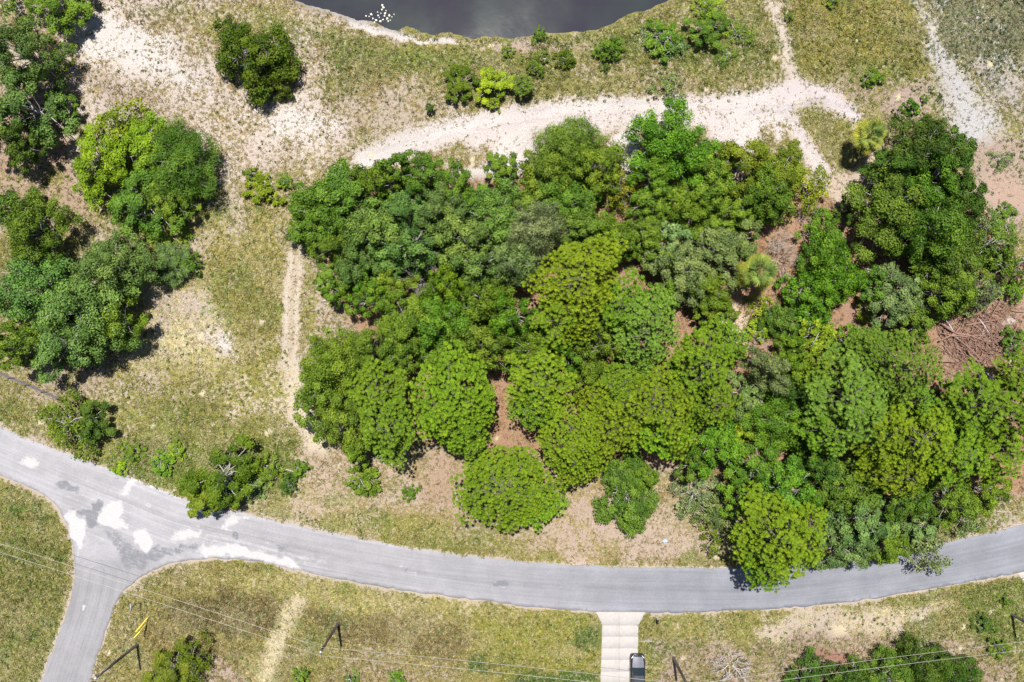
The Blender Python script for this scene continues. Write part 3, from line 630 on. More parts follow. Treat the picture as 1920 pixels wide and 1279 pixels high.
def oak_proto(seed, R, H, nc, nl, lf=(.27, .17), low=.28, out=0.0, jit=.7, base=.35, lobes=.22):
    q = np.random.default_rng(seed); pl = spread(nc, R, seed + 1, lobes); C = []; Rc = []
    for (x, y, r) in pl:
        dome = (1 - r ** 2.2 * .75); z = H * (base + (1 - base) * dome) * q.uniform(.70, 1.06); rc = R * q.uniform(.16, .29) * (1.08 - .25 * r) * (1 if nc > 14 else 1.3)
        C.append((x, y, z - rc * .7)); Rc.append(rc)
    for k in range(nc // 4):                            # inner and lower masses
        a = q.uniform(0, 6.28); r = math.sqrt(q.random()) * .8; C.append((r * R * .9 * math.cos(a), r * R * .9 * math.sin(a), H * q.uniform(low, .55))); Rc.append(R * q.uniform(.16, .24))
    C = np.array(C); Rc = np.array(Rc); wgt = Rc ** 2 / (Rc ** 2).sum(); cnt = np.maximum((wgt * nl).astype(int), 6)
    ci = np.repeat(np.arange(len(C)), cnt); n = len(ci); d = q.normal(size=(n, 3)); d[:, 2] = np.where(d[:, 2] < -.25, -d[:, 2], d[:, 2]); d /= np.linalg.norm(d, axis=1, keepdims=True)
    # sub sprays make each mass knobbly
    sub = q.normal(size=(len(C), 9, 3)); sub /= np.linalg.norm(sub, axis=2, keepdims=True); sj = sub[ci, q.integers(0, 9, n)]
    dd = d * .62 + sj * .55; dd[:, 2] = np.where(dd[:, 2] < -.3, -dd[:, 2] * .6, dd[:, 2])
    rad = Rc[ci] * (q.uniform(.6, 1.05, n) ** .6) * np.where(q.random(n) < .06, 1.25, 1)
    c = C[ci] + dd * rad[:, None] * np.array((1, 1, .72)); c[:, 2] = np.maximum(c[:, 2], .12)
    var = np.clip(.5 + (q.random(len(C))[ci] - .5) * .62 + (q.random(n) - .5) * .55, 0, 1)
    me = leaf_quads('crown', c, dd / np.linalg.norm(dd, axis=1, keepdims=True), lf[0], lf[1], q, M['leaf'], var, None, jit, .12, out)
    p = Tree(); p.R = R; p.H = H; p.crown = me
    k = C[:max(4, nc * 2 // 3)] + np.array([(0, 0, Rc[j] * .85 if j % 3 == 0 else -.1) for j in range(max(4, nc * 2 // 3))]); p.trunk = limbs_mesh('trunk', R, H * .45, .05 + R * .038, k, seed, M['bark'])
    return p
def pine_proto(seed, R, H, ncl, per, tuft=.31, needles=18):
    q = np.random.default_rng(seed); pl = spread(ncl, R, seed + 1, .27); tips = []; ends = []
    for (x, y, r) in pl:
        z = H * (.55 + .43 * (1 - r ** 2 * .85)) * q.uniform(.84, 1.05); ends.append((x, y, z - .25)); m = int(per * q.uniform(.75, 1.25)); sp = R * q.uniform(.15, .26); got = []
        for t in range(m * 6):
            a = q.uniform(0, 6.28); rr = math.sqrt(q.random()) * sp; pt = (x + rr * math.cos(a), y + rr * math.sin(a))
            if all((pt[0] - o[0]) ** 2 + (pt[1] - o[1]) ** 2 > (tuft * 1.2) ** 2 for o in got):
                got.append(pt); tips.append((pt[0], pt[1], z - .45 * (rr / sp) ** 2 + q.uniform(-.12, .12)))
            if len(got) >= m: break
    for k in range(ncl * 14):
        a = q.uniform(0, 6.28); r = math.sqrt(q.random()) * .88; tips.append((r * R * math.cos(a), r * R * math.sin(a), H * q.uniform(.42, .72)))
    T = np.array(tips); n = len(T); k = needles
    ax = np.stack([T[:, 0] * .09 / 1, T[:, 1] * .09, np.full(n, 1.0)], 1) + q.normal(size=(n, 3)) * .22; ax /= np.linalg.norm(ax, axis=1, keepdims=True)
    u = np.cross(ax, q.normal(size=(n, 3))); u /= np.linalg.norm(u, axis=1, keepdims=True); v = np.cross(ax, u)
    a = (np.arange(k) / k * 2 * math.pi)[None] + q.uniform(-.22, .22, (n, k)); ts = q.uniform(.62, 1.3, (n, 1, 1)) * tuft
    rad = np.cos(a)[..., None] * u[:, None] + np.sin(a)[..., None] * v[:, None]; tan = -np.sin(a)[..., None] * u[:, None] + np.cos(a)[..., None] * v[:, None]
    axk = ax[:, None]; up = q.uniform(.35, .85, (n, k, 1))
    p0 = T[:, None] + rad * ts * .05 - axk * ts * .35; p1 = T[:, None] + rad * ts * .42 + axk * ts * (up * .45); p2 = T[:, None] + rad * ts * q.uniform(.9, 1.1, (n, k, 1)) + axk * ts * (up * .5 - .05)
    w0, w1 = ts * .03, ts * .13
    V = np.stack([p0 - tan * w0, p0 + tan * w0, p1 + tan * w1, p1 - tan * w1, p2], 2).reshape(-1, 3)
    b = np.arange(n * k) * 5; Q = np.stack([b, b + 1, b + 2, b + 3], 1); T3 = np.stack([b + 3, b + 2, b + 4], 1)
    var = np.repeat(np.clip(q.normal(.5, .16, n), 0, 1), k) * .7 + q.random(n * k) * .3
    p = Tree(); p.R = R; p.H = H; p.crown = make_mesh('crown', V, [Q, T3], M['leaf'], False, {'var': np.concatenate([var, var])})
    p.trunk = limbs_mesh('trunk', R, H * .82, .05 + R * .02, ends, seed, M['pinebark']); return p
def dead_proto(seed, R, H):
    b = MB(); rr = random.Random(seed)
    def grow(p, d, ln, r, lv):
        e = p + d * ln; m = p + d * ln * .5 + np.array([rr.uniform(-.1, .1) * ln for _ in range(3)])
        b.tube([p, m, e], [r, r * .8, r * .55], 4, False)
        if lv == 0: return
        for k in range(rr.choice((3, 3, 4))):
            nd = d + np.array([rr.uniform(-.9, .9), rr.uniform(-.9, .9), rr.uniform(-.45, .5)]); nd /= np.linalg.norm(nd); grow(m + (e - m) * rr.random(), nd, ln * rr.uniform(.55, .8), r * .55, lv - 1)
    for k in range(7):
        a = k * .9 + rr.uniform(-.3, .3); d = np.array((math.cos(a) * .9, math.sin(a) * .9, rr.uniform(.5, 1.1))); d /= np.linalg.norm(d); grow(np.array((math.cos(a) * .1, math.sin(a) * .1, -.1)), d, R * .52, .055, 3)
    p = Tree(); p.R = R; p.H = H; p.crown = b.mesh('branches', M['deadwood']); p.trunk = None; return p
PRO = {
 'OL': [oak_proto(100 + i, 5.0, 8, 40, 25000, (.22, .145), jit=.42) for i in range(4)], 'OM': [oak_proto(120 + i, 3.6, 7, 30, 14000, (.22, .145), jit=.42) for i in range(5)], 'OS': [oak_proto(140 + i, 2.2, 5, 18, 6200, (.21, .135), jit=.42) for i in range(4)],
 'FL': [oak_proto(160 + i, 4.6, 7, 60, 23000, (.30, .07), .25, .8, .5, .35, .14) for i in range(2)], 'FM': [oak_proto(170 + i, 3.2, 5.5, 40, 13000, (.28, .065), .22, .8, .5, .3, .14) for i in range(3)],
 'BL': [oak_proto(180 + i, 3.8, 5, 46, 16000, (.21, .135), .15, 0, .45, .25, .24) for i in range(3)], 'BM': [oak_proto(190 + i, 2.2, 3.2, 28, 6500, (.19, .12), .15, 0, .45, .2, .22) for i in range(3)],
 'SM': [oak_proto(200 + i, 1.5, 2.2, 18, 2000, (.20, .12), .15, 0, .7, .2, .2) for i in range(4)], 'SS': [oak_proto(220 + i, .8, 1.2, 9, 650, (.17, .10), .1, 0, .7, .15, .2) for i in range(4)],
 'XM': [oak_proto(240 + i, 3.0, 4.5, 26, 2600, (.24, .15), .2, 0, .8, .25, .3) for i in range(4)], 'XS': [oak_proto(250 + i, 1.7, 2.4, 14, 900, (.2, .12), .15, 0, .8, .2, .3) for i in range(3)],
 'PL': [pine_proto(260 + i, 5.2, 12, 34, 20) for i in range(4)], 'PM': [pine_proto(280 + i, 3.7, 11, 22, 15) for i in range(4)], 'PS': [pine_proto(300 + i, 1.2, 3, 8, 8, .24, 16) for i in range(2)],
 'DM': [dead_proto(320 + i, 2.2, 2.4) for i in range(3)],
}
TINT = dict(g=(.14, .24, .022), b=(.125, .235, .046), c=(.142, .25, .05), d=(.075, .15, .018), e=(.115, .215, .022), B=(.115, .26, .018), l=(.22, .33, .018), y=(.24, .26, .02), s=(.22, .31, .105), h=(.16, .25, .065),
            p=(.125, .22, .012), q=(.15, .228, .01), r=(.112, .21, .018), t=(.135, .235, .026), o=(.145, .215, .018), k=(.095, .15, .01), w=(1, 1, 1), P=(.142, .242, .01))
NAMES = dict(O=('oak_tree', 'tree'), F=('cedar_tree', 'tree'), B=('dense_evergreen', 'tree'), P=('pine_tree', 'tree'), S=('shrub', 'shrub'), X=('thin_shrub', 'shrub'), D=('dead_shrub', 'dead shrub'))
GROUP = dict(O='oaks', F='feathery cedars', B='dense rounded evergreens', P='pines', S='low shrubs', X='thinly leafed shrubs', D='bare dead shrubs')
TREES = '''
30 90 68 9 O b blue-green oak at left edge, above the sandy patch's left end
42 198 62 8 O b blue-green oak at left edge, second below the upper left corner
15 262 50 7 O d dark oak cut by left edge, just above its brown shaded litter
104 190 28 4 O g small mid-green oak bulging right from the upper left oaks
105 105 26 3 X l light green thin shrub on the right flank of the upper left oaks
105 -4 52 5 O g green oak cut by top edge, near the upper left corner
20 10 30 4 X g thin pale shrub in the very upper left corner
465 95 82 6 B k dense round dark evergreen standing alone below the pond's left bank
512 145 38 3 B k low dark bush at lower right of the lone round evergreen
215 232 56 5 X l lime green thin tree at top of the left meadow clump
185 295 62 6 O l yellow-green oak on left side of the left meadow clump
330 300 88 6.5 F e large dark feathery cedar on right side of left meadow clump
262 265 52 5 O l lime oak at centre top of the left meadow clump
258 385 58 6 O e dark green oak at bottom of the left meadow clump
310 372 46 5 O g small green oak under the large feathery cedar
170 350 40 3.5 X l thin lime shrub at lower left of left meadow clump
490 352 36 2 S l bright yellow-green shrub alone right of left meadow clump
533 340 17 1.3 S g small green bush touching right side of yellow-green meadow shrub
468 325 12 1 S g tiny bush above the yellow-green meadow shrub
52 428 68 8 O t pale green oak at top of the big left edge grove
195 500 74 8 O c rounded green oak at right end of the big left edge grove
50 545 92 9 O c broad oak cut by left edge in middle of big left grove
150 585 80 9 O c broad oak in lower right centre of big left grove
98 642 60 8 O c oak at bottom of big left grove, above wire fence
15 645 54 8 O t oak in lower left corner of big left grove
215 605 50 7 O g oak at lower right edge of big left grove
10 385 40 6 O d dark small oak between left edge and top of big left grove
318 490 46 2.8 F h grey-green feathery bush right of the big left grove
312 440 34 1.6 X l low lime scrub above the grey-green feathery bush
345 490 26 2.4 S e dark side of scrub right of the grey-green feathery bush
118 800 56 4 X o thin olive tree beside road's left end, below wire fence
163 795 38 3.4 O d dark olive small tree behind the thin one by the road
410 898 64 5.5 O k dark olive tree overhanging the road near the junction
375 935 38 4.5 O o olive lower lobe tree over asphalt edge near the junction
540 910 18 1.4 S d dark round bush right of dark olive roadside tree
500 885 28 1.6 S g green bush between dark olive roadside tree and fallen pole
470 915 24 1.5 S h pale green bush at right foot of dark olive roadside tree
560 880 17 1.3 S g green bush at right end of fallen pale pole
300 870 24 1.2 S g low bush left of dark olive roadside tree
245 850 22 1 S g low bush in weeds, midway between two roadside trees
330 845 18 1 S l light low bush in weeds above dark olive tree's left side
225 880 18 .9 S l light low bush on weedy verge right of thin olive tree
678 905 31 2 S g rounded bush alone between wood's lower left corner and road
768 924 16 1.3 S e small dark bush right of the lone rounded bush by the road
720 850 20 1.6 S h pale bush at foot of the pines in wood's lower left
863 150 34 2.6 O k olive dark shrub of the pair above sandy road
922 152 32 2.6 O l bright green shrub of the pair above sandy road
925 192 15 1.4 S l narrow bright green tail shrub below the pair above sandy road
980 157 20 3 P e dark young pine cone-shaped, right of the shrub pair
805 200 9 1.8 P d tiny dark sapling alone left of the shrub pair
1004 122 20 1.6 S e dark green bush above the young cone-shaped pine
1020 105 14 1.2 S g small green bush touching upper right of dark bush near pond
1058 108 22 1.5 S k olive dark bush in line between pond and sandy road
1145 88 27 2.2 B e dark round evergreen bush right of centre below pond
1137 126 8 .9 S g tiny green bush below the dark round evergreen bush
1012 60 16 1.2 S g reedy green bush at pond edge below the glint
952 92 15 1.1 S g small green bush in grass left of pond glint
1245 68 34 2 S g leafy green bush below pond's right end
1265 85 22 1.6 X h thin pale bush lower right of the leafy pond-end bush
1212 60 20 1.2 X s pale thin shrub left of the leafy pond-end bush
1328 50 34 2.6 O e dark green small tree at top, right of pond's end
1335 12 32 2 X l lime thin bush at top edge above the dark small tree
1385 60 26 1.2 X g thin green scrub right of the dark small tree at top
1360 100 24 1 X g thin green scrub below the dark small tree at top
1257 160 26 1.8 X h grey-green thin shrub above the sandy road's right half
1480 30 10 .8 S g tiny bush right of the narrow sand path at top
1640 142 19 1.4 S g round green bush in the upper right olive meadow
1690 211 14 1.6 S g lower left of two small round bushes above palm
1713 197 15 1.7 S B upper right of two small round bushes above palm
1738 183 8 .9 S g tiny bush right of the two small round bushes
1562 2 14 1 S g small bush cut by top edge in upper right meadow
1070 272 62 6.5 F t feathery pale cedar topping the wood at the sandy road
1115 312 60 7 O o olive oak right under the pale feathery cedar
1030 325 54 7 O g green oak left under the pale feathery cedar
1060 375 52 6.5 O e dark green oak below the wood's top olive oak
938 312 34 4 O g small green oak isolated on sand at wood's top left of cedar
955 352 28 3 X g thin small oak at foot of isolated sand oak
1265 258 74 8.5 O B bright green oak jutting up over the sandy road
1228 318 46 7 O B bright green oak at lower left foot of the jutting oak
1330 300 40 6 O B green oak at lower right foot of the jutting oak
1165 300 30 3 X s pale thin shrub between the two groves at sandy road
1168 352 38 4 X y yellow thin shrub just left below the jutting bright oak
1150 375 24 3 X l lime thin shrub under the yellow shrub in wood
1392 312 62 7 O o olive oak right of the jutting bright oak
1335 345 50 7 O e dark oak between jutting oak and olive oak
1470 318 48 6 O o olive oak near wood's upper right tip, on sand
1520 345 42 4 X l lime thin tree at wood's upper right tip
1440 362 54 7 O g green oak below olive oak near wood's upper right tip
1300 388 50 6.5 O g green oak under dark oak, centre of upper right wood
1385 388 44 6 O g green oak left of bare scrub in upper right wood
1460 398 30 4 X g thin green tree beside the grey bare scrub
1520 398 26 1.6 D w grey bare shrub at wood's upper right, left of large east oaks
1228 372 46 6 O g oak beneath lower left foot of the jutting oak
640 372 62 7.5 O e dark oak at wood's far upper left corner
592 402 54 6.5 O e dark oak forming wood's leftmost upper bulge
700 340 44 7 O e dark oak on wood's upper left rim, second along
738 315 36 7.5 O e pointed dark oak rising above wood's upper left rim
790 322 46 7 O e dark oak on rim right of the pointed oak
850 355 46 6.5 O e dark oak at right end of wood's upper left rim
890 372 34 5 O g small oak on rim at pale sand notch
760 385 50 8 O b blue-green oak under the pointed rim oak
828 395 52 8 O b blue-green oak under the right rim oak
690 430 60 8 O c broad blue-green oak, upper left wood's centre left
775 448 64 8.5 O b broad blue-green oak, upper left wood's centre
862 445 60 8.5 O c broad blue-green oak, upper left wood's centre right
568 430 34 4.5 O e low dark oak at wood's left edge above grass track
622 450 46 6.5 O e dark oak behind low oak at grass track top
665 485 48 6.5 O b blue-green oak above the grey log in wood's left
728 478 42 7 O b blue-green oak above the dark shadow gap
925 402 54 7.5 O b blue-green oak in upper wood's middle
900 490 60 8 O b blue-green oak right of the pale dead shrub
1005 425 62 9 F s pale sage feathery cedar in upper wood's middle
962 490 54 8.5 F s pale sage feathery cedar, lower of the two in wood's middle
1010 378 44 6 O t green oak above the upper sage cedar
1085 425 50 7 O t pale green oak right of the upper sage cedar
1150 445 48 6.5 O g green oak left of the small inner clearing
1215 430 44 6 O g green oak above the small inner clearing
1100 470 40 7 O g green oak between sage cedars and small inner clearing
690 560 44 6 O g green oak beside shadow, left wood below grey log
640 545 36 5 O g green oak at left wood edge facing grass track
615 520 30 4 O e small dark oak at left wood edge below track's top
680 520 36 5 O B bright small oak just under the grey log
786 518 40 10 D w pale grey dead shrub in left middle of wood
735 520 38 5 O o olive small oak left of the pale dead shrub
838 535 44 7.5 O p lime oak right below the pale dead shrub
755 600 54 7.5 O g finely leafed green tree below the pale dead shrub
830 605 64 9 O B bright green finely leafed tree in left centre of wood
905 560 58 9 O g green finely leafed tree, centre of wood
960 595 58 9.5 O B bright green finely leafed tree, right of wood's centre left
905 645 62 8.5 O g green finely leafed tree above the orange clearing
835 665 48 8 O g green oak above the bright round pine
750 660 44 7.5 O t pale green oak left above the bright round pine
1085 528 82 12 P q yellow-green open pine with bare limbs in wood's centre
1050 605 50 10 P q small yellow-green pine lower left of open central pine
1000 655 44 8 O g green oak above the pine that flanks clearing's right
1170 575 54 11 P p green pine right of the open central pine
1215 620 76 12 P t pale green pine right of wood's centre
1130 650 44 9 O g green oak between pale green pine and clearing pines
1060 660 34 8 O e dark small oak under central pines
1245 560 36 7 O g green oak at upper right of pale green pine
1282 505 58 7 O h grey-green oak right of small inner clearing
1345 470 54 7 O h grey-green oak left of the wood's palm
1245 475 40 6 O g green oak directly right of small inner clearing
1330 545 46 6 O g green oak lower left of the wood's palm
1268 445 40 6 O s sage oak above the grey-green oak by inner clearing
1395 455 42 6 O h grey-green oak above the wood's palm
1345 425 36 5.5 O g green oak high above the wood's palm
1350 590 34 5 O g green oak left of the pale sandy opening
1478 480 42 5 D w pale dead shrub between the palm and bright dense evergreens
1470 450 24 3 D w small pale dead shrub above the other one near palm
1555 462 56 5.5 B B bright dense evergreen, topmost of four right of wood's palm
1580 525 58 5.5 B B bright dense evergreen, largest of four right of wood's palm
1510 545 42 4 B B bright dense evergreen lobe, left of the largest
1470 600 38 3.5 B e dark round evergreen ball, lowest of four right of palm
1540 575 38 4 B B bright evergreen under the largest dense one
1530 632 46 3.5 S l lime shrub mass below the dense evergreens
1590 640 34 3 S g green shrub below the brown triangular bare patch's left
1432 575 28 2 X l lime low shrub left of the dark evergreen ball
1428 615 24 2 S l lime low bush right of pale sandy opening
1490 640 30 2.4 X o olive low shrub under the dark evergreen ball
1635 570 26 3 X l lime thin shrub above the brown triangular bare patch
618 690 72 8 O g broad oak at wood's left, where grass track passes
685 665 44 7.5 O e oak upper right of the broad track-side oak
598 745 54 7.5 O g oak below the broad track-side oak
645 795 60 8 O g oak at wood's lower left corner
705 735 56 10 P p green pine left of the bright round pine, upper
725 800 60 11 P p green pine left of the bright round pine, lower
670 840 34 6 O e small oak at wood's lowest left foot
845 752 84 11 P P big bright round pine left of the orange clearing
862 812 48 9 P P low front pine under the big bright round one
892 768 36 9 P P pine lobe on right side of the big bright round one
1012 715 62 11 P P bright pine right of the orange clearing's top
1005 765 42 9.5 P p pine under bright one right of the clearing
1105 690 46 8 O g finely leafed green tree between two bright pines
1072 825 68 10.5 P P bright pine at lower right of orange clearing
1150 800 52 10 P q yellowish pine left of the broad bright pine
1120 745 36 8 P q thin yellowish pine above small tan gap
1228 762 84 12 P P broad bright pine above the brown bare rectangle
1250 810 48 11 P P lower lobe pine of broad one above brown bare rectangle
1165 722 42 10 P p pine at upper left of the broad bright pine
1082 880 38 7.5 P P small front pine below the bright clearing pine
948 918 84 8 P P bright open pine nearest road with bare limbs showing
1010 950 44 6.5 P P small pine lobe at right of open pine nearest road
905 895 34 6 P P small pine at upper left of open pine nearest road
1178 932 64 5 B e dense rounded green cedar beside road, right of open pine
1195 897 42 4.5 B g green cedar top behind dense rounded roadside cedar
1322 680 68 12 P P bright pine left of the sage tree
1370 640 36 7 P p small pine above bright one near pale opening
1448 700 46 9 O s pale sage tree in the right wood
1425 655 28 4 D w grey dead shrub above the pale sage tree
1345 755 50 11 P p dark green pine below bright pine left of sage tree
1290 730 36 9 P p pine between broad bright pine and bright pine
1485 670 36 6 O p yellow-green oak right above the sage tree
1400 745 40 7 O h grey-green oak below left of sage tree
1505 720 40 7 O o olive oak right of the sage tree
1470 790 66 8 O B bright green oak in right wood below sage tree
1340 832 58 7 O B green oak right of the brown bare rectangle
1390 815 36 5 O l light oak between two right-wood green oaks
1300 870 32 6 O e dark oak edging right side of brown bare rectangle
1420 880 58 7.5 O e dark oak above the bright green road grove
1482 925 64 8 O B bright green oak behind the big roadside pine
1400 930 46 7.5 O B bright green oak upper left of big roadside pine
1308 930 40 3.5 X s pale sage thin tree beside bare rectangle's lower right
1335 965 40 4 X h grey-green thin tree left of big roadside pine
1345 1010 30 3 X o olive thin shrub at left foot of big roadside pine
1462 1020 88 12.5 P q big roadside pine overhanging the asphalt
1440 1068 46 11.5 P p lower pine lobe farthest out over the asphalt
1510 1000 48 11 P q pine at upper right of big roadside pine
1590 920 62 8 O e dark oak right of bright road grove
1540 880 44 7 O d dark shaded oak in right wood's lower middle
1630 985 62 7.5 O h grey-green oak above the road, right of roadside pine
1590 1030 50 6.5 O h grey-green oak overhanging asphalt right of roadside pine
1675 1025 46 6.5 O g green oak overhanging asphalt, middle of three
1742 1030 46 6 X s sage drooping tree farthest right over the asphalt
1735 1000 36 6 O h grey-green oak behind sage drooping roadside tree
1700 945 50 7.5 O e dark oak above drooping sage roadside tree
1790 945 50 7 O e dark oak right wood's bottom, above grassy verge
1860 925 48 7 O g green oak at right wood's lower right end
1820 985 28 3 X h thin grey-green shrub on verge at right road end
1600 752 84 12.5 P t broad pale green pine in right wood's centre
1555 700 48 10 P p pine upper left of broad pale pine, right wood
1690 690 76 12.5 P r green pine below the brush pile's left
1645 655 44 10 P r small green pine above green pine left of brush pile
1720 750 44 11 P r green pine below the green one left of brush pile
1645 815 60 12 P q yellow-green pine left of the yellow pine, right wood
1725 830 76 13 P q big yellow pine in right wood
1690 885 50 12 P q lower yellow pine under the big yellow one
1800 850 58 13 P p green pine right of big yellow pine
1830 760 66 12.5 P p green pine under the dark root hole
1900 770 62 12.5 P p green pine at right edge below root hole
1885 850 56 12.5 P p green pine at right edge, second below root hole
1920 700 40 10 P p green pine cut by right edge beside root hole
1560 810 48 11 P p green pine left of yellow-green pine, right wood
1515 750 48 8 O d dark oak left of broad pale pine
1530 830 40 8 O e dark oak between bright oak and yellow-green pine
1765 790 50 8 O d dark understory oak between big yellow pine and root-hole pines
1850 815 46 8 O d dark understory oak under the two right edge pines
1650 740 46 8 O d dark understory oak between broad pale pine and green pine
1740 880 44 7 O d dark understory oak below the big yellow pine's right
1200 690 40 7 O d dark understory oak between pale green pine and broad bright pine
1742 275 66 8 O d dark green oak at top of the east oaks
1795 285 48 7 O d dark oak on upper right shoulder of east oaks
1690 300 44 7 O d dark oak on upper left shoulder of east oaks
1755 335 60 9 O e green oak in upper middle of east oaks
1685 392 76 9 O e broad dark oak on left of east oaks
1760 425 78 10 O e broad oak with grey twigs in middle of east oaks
1815 370 48 8 O d dark oak on right flank of east oaks
1800 490 68 9 O e broad oak on lower right of east oaks
1870 455 46 5 X e thin dark tree right of the east oaks
1860 415 36 4 X h thin grey-green shrub upper right of thin dark tree
1780 545 56 8 O e oak at bottom of east oaks above brush pile
1690 560 56 6.5 O h grey-green oak below fallen grey logs
1650 530 34 5 O e dark small oak left of grey-green oak by fallen logs
1722 608 40 6.5 O e oak left of the brush pile
1852 548 36 5 X s sage thin tree above the brush pile
1900 500 40 4 X g thin green shrub at right edge by sandy ground
1640 335 24 2 D w grey twiggy shrub left of upper east oaks
1600 390 28 4 O d small dark oak at lower left foot of east oaks
1890 395 20 1 S e small dark bush on sand at right edge
1880 475 32 2.4 S g green bush right of thin dark tree near right edge
1905 545 28 2 S g green bush at right edge above brush pile
1835 520 34 4 X g thin green tree between east oaks and right edge bushes
1895 425 20 1.2 X g low thin green shrub above the bushes at right edge
1880 300 22 1 X h low thin shrub on bare sand at right
1905 640 24 2 S e dark bush at right edge beside brush pile
318 1256 48 4 O o olive green tree at bottom left beside long pole shadow
358 1240 36 3.6 X k reddish dark thin tree behind bottom left olive tree
562 1272 18 1.4 S g small bush cut by bottom edge near straw track
742 1276 16 1.2 S g small bush cut by bottom edge left of dark lawn patch
655 1272 14 1 S h pale small bush at bottom edge between two others
1745 1262 52 5 B d dark evergreen peak of the bottom right grove, under wires
1800 1278 46 4.5 B d dark evergreen at right end of bottom right grove
1675 1280 52 4.5 B e green evergreen in the middle of bottom right grove
1600 1290 50 4.5 B d dark evergreen second from left in bottom right grove
1515 1294 44 4 B d dark evergreen at bottom right grove's left end
1378 1258 38 2.4 D w pale dead shrub on bottom edge right of driveway
1850 1172 20 1.2 S d dark bush on verge near the right edge pole
1878 1218 22 1.4 S e dark bush below right edge pole
1890 1128 14 .9 S g green bush above right edge pole's dark bush
'''
cnt = {}
TR_SEEN = []
def place(kind, px, py, r, h, tint, label):
    hc = .72 * h; X, Y = P(px, py, hc); rw = r * MPP * (1 - hc / CAM_H)
    opts = {'O': (('OL', 4.3), ('OM', 2.8), ('OS', 0)), 'F': (('FL', 3.8), ('FM', 0)), 'B': (('BL', 2.9), ('BM', 0)), 'P': (('PL', 4.3), ('PM', 1.7), ('PS', 0)), 'S': (('SM', 1.1), ('SS', 0)), 'X': (('XM', 2.2), ('XS', 0)), 'D': (('DM', 0),)}[kind]
    key = next(k for k, lim in opts if rw >= lim); i = cnt.get(key, 0); cnt[key] = i + 1; pr = PRO[key][i % len(PRO[key])]
    nm, cat = NAMES[kind]; q = random.Random(label)
    z = float(gz(np.array([X]), np.array([Y]))[0])
    root = link(nm, None, None, (X, Y, z - .03)); root.rotation_euler.z = q.uniform(0, 6.28)
    s = rw / pr.R * (1.04 if kind == 'P' else 1.08); root.scale = (s * q.uniform(.87, 1.13), s * q.uniform(.87, 1.13), h / pr.H)
    tag(root, label, cat, GROUP[kind])
    c = np.array(TINT[tint]) * (.83 if kind == 'P' else .77) * np.array([q.uniform(.88, 1.12), q.uniform(.93, 1.07), q.uniform(.85, 1.15)]) * q.uniform(.9, 1.1)
    o = link('crown' if kind != 'D' else 'branches', pr.crown, root); o.color = (*c, 1)
    if pr.trunk: link('trunk', pr.trunk, root)
    return root
for ln in TREES.strip().splitlines():
    a = ln.split(None, 6); place(a[4], float(a[0]), float(a[1]), float(a[2]), float(a[3]), a[5], a[6])

# palms: a trunk and separate fan fronds
def frond_mesh(seed, L=1.0):
    q = np.random.default_rng(seed); b = MB(); b.tube([(0, 0, 0), (.45, 0, .05), (.8, 0, .02)], [.03, .022, .015], 4, False); nseg = 19
    for k in range(nseg):
        a = (k / (nseg - 1) - .5) * 2.5; ln = (.95 - .25 * abs(a) / 1.25) * q.uniform(.9, 1.05); ca, sa = math.cos(a), math.sin(a); w = .035
        p0 = np.array((.78, 0, .02)); p1 = p0 + np.array((ca * ln * .55, sa * ln * .55, .05 - .04 * (k % 2))); p2 = p0 + np.array((ca * ln, sa * ln, -.14 - q.uniform(0, .12))); t = np.array((-sa * w, ca * w, .012))
        b.add([p0, p1 - t, p1 + t, p2], (), [(0, 1, 2), (1, 3, 2)])
    n = len(b.q) + len(b.t); return make_mesh('frond', b.v, [b.q, b.t], M['leaf'], False, {'var': q.uniform(.3, .8, n)})
FR = [frond_mesh(i) for i in range(4)]
def palm(px, py, r, h, n, tints, label, q):
    X, Y = P(px, py, h); z = float(gz(np.array([X]), np.array([Y]))[0]); root = link('palm_tree', None, None, (X, Y, z)); tag(root, label, 'palm', 'fan palms')
    b = MB(); b.tube([(0, 0, -.1), (.03, 0, h * .4), (0, .04, h * .97)], [.24, .19, .2], 9); b.build('trunk', M['bark'], root)
    rw = r * MPP * (1 - h / CAM_H)
    for k in range(n):
        el = math.radians(72 - 100 * (k / n)); a = k * 2.39996 + q.uniform(-.15, .15); s = rw / 1.72 * q.uniform(.68, 1.15); el += q.uniform(-.25, .25)
        o = link('frond', FR[k % 4], root, (0, 0, h * .97)); o.rotation_euler = (q.uniform(-.3, .3), -el, a); o.scale = (s, s, s); t = np.array(tints[0]) * (1 - k / n) + np.array(tints[1]) * (k / n); o.color = (*(t * q.uniform(.8, 1.2)), 1)
palm(1632, 255, 36, 4.2, 40, ((.13, .20, .05), (.27, .27, .02)), 'lone round yellow-green palm beside dark shadow, upper right', random.Random(5))
palm(1420, 508, 44, 5.0, 34, ((.12, .20, .05), (.26, .27, .02)), 'yellow-tipped palm within the wood beside pale dead shrub', random.Random(8))

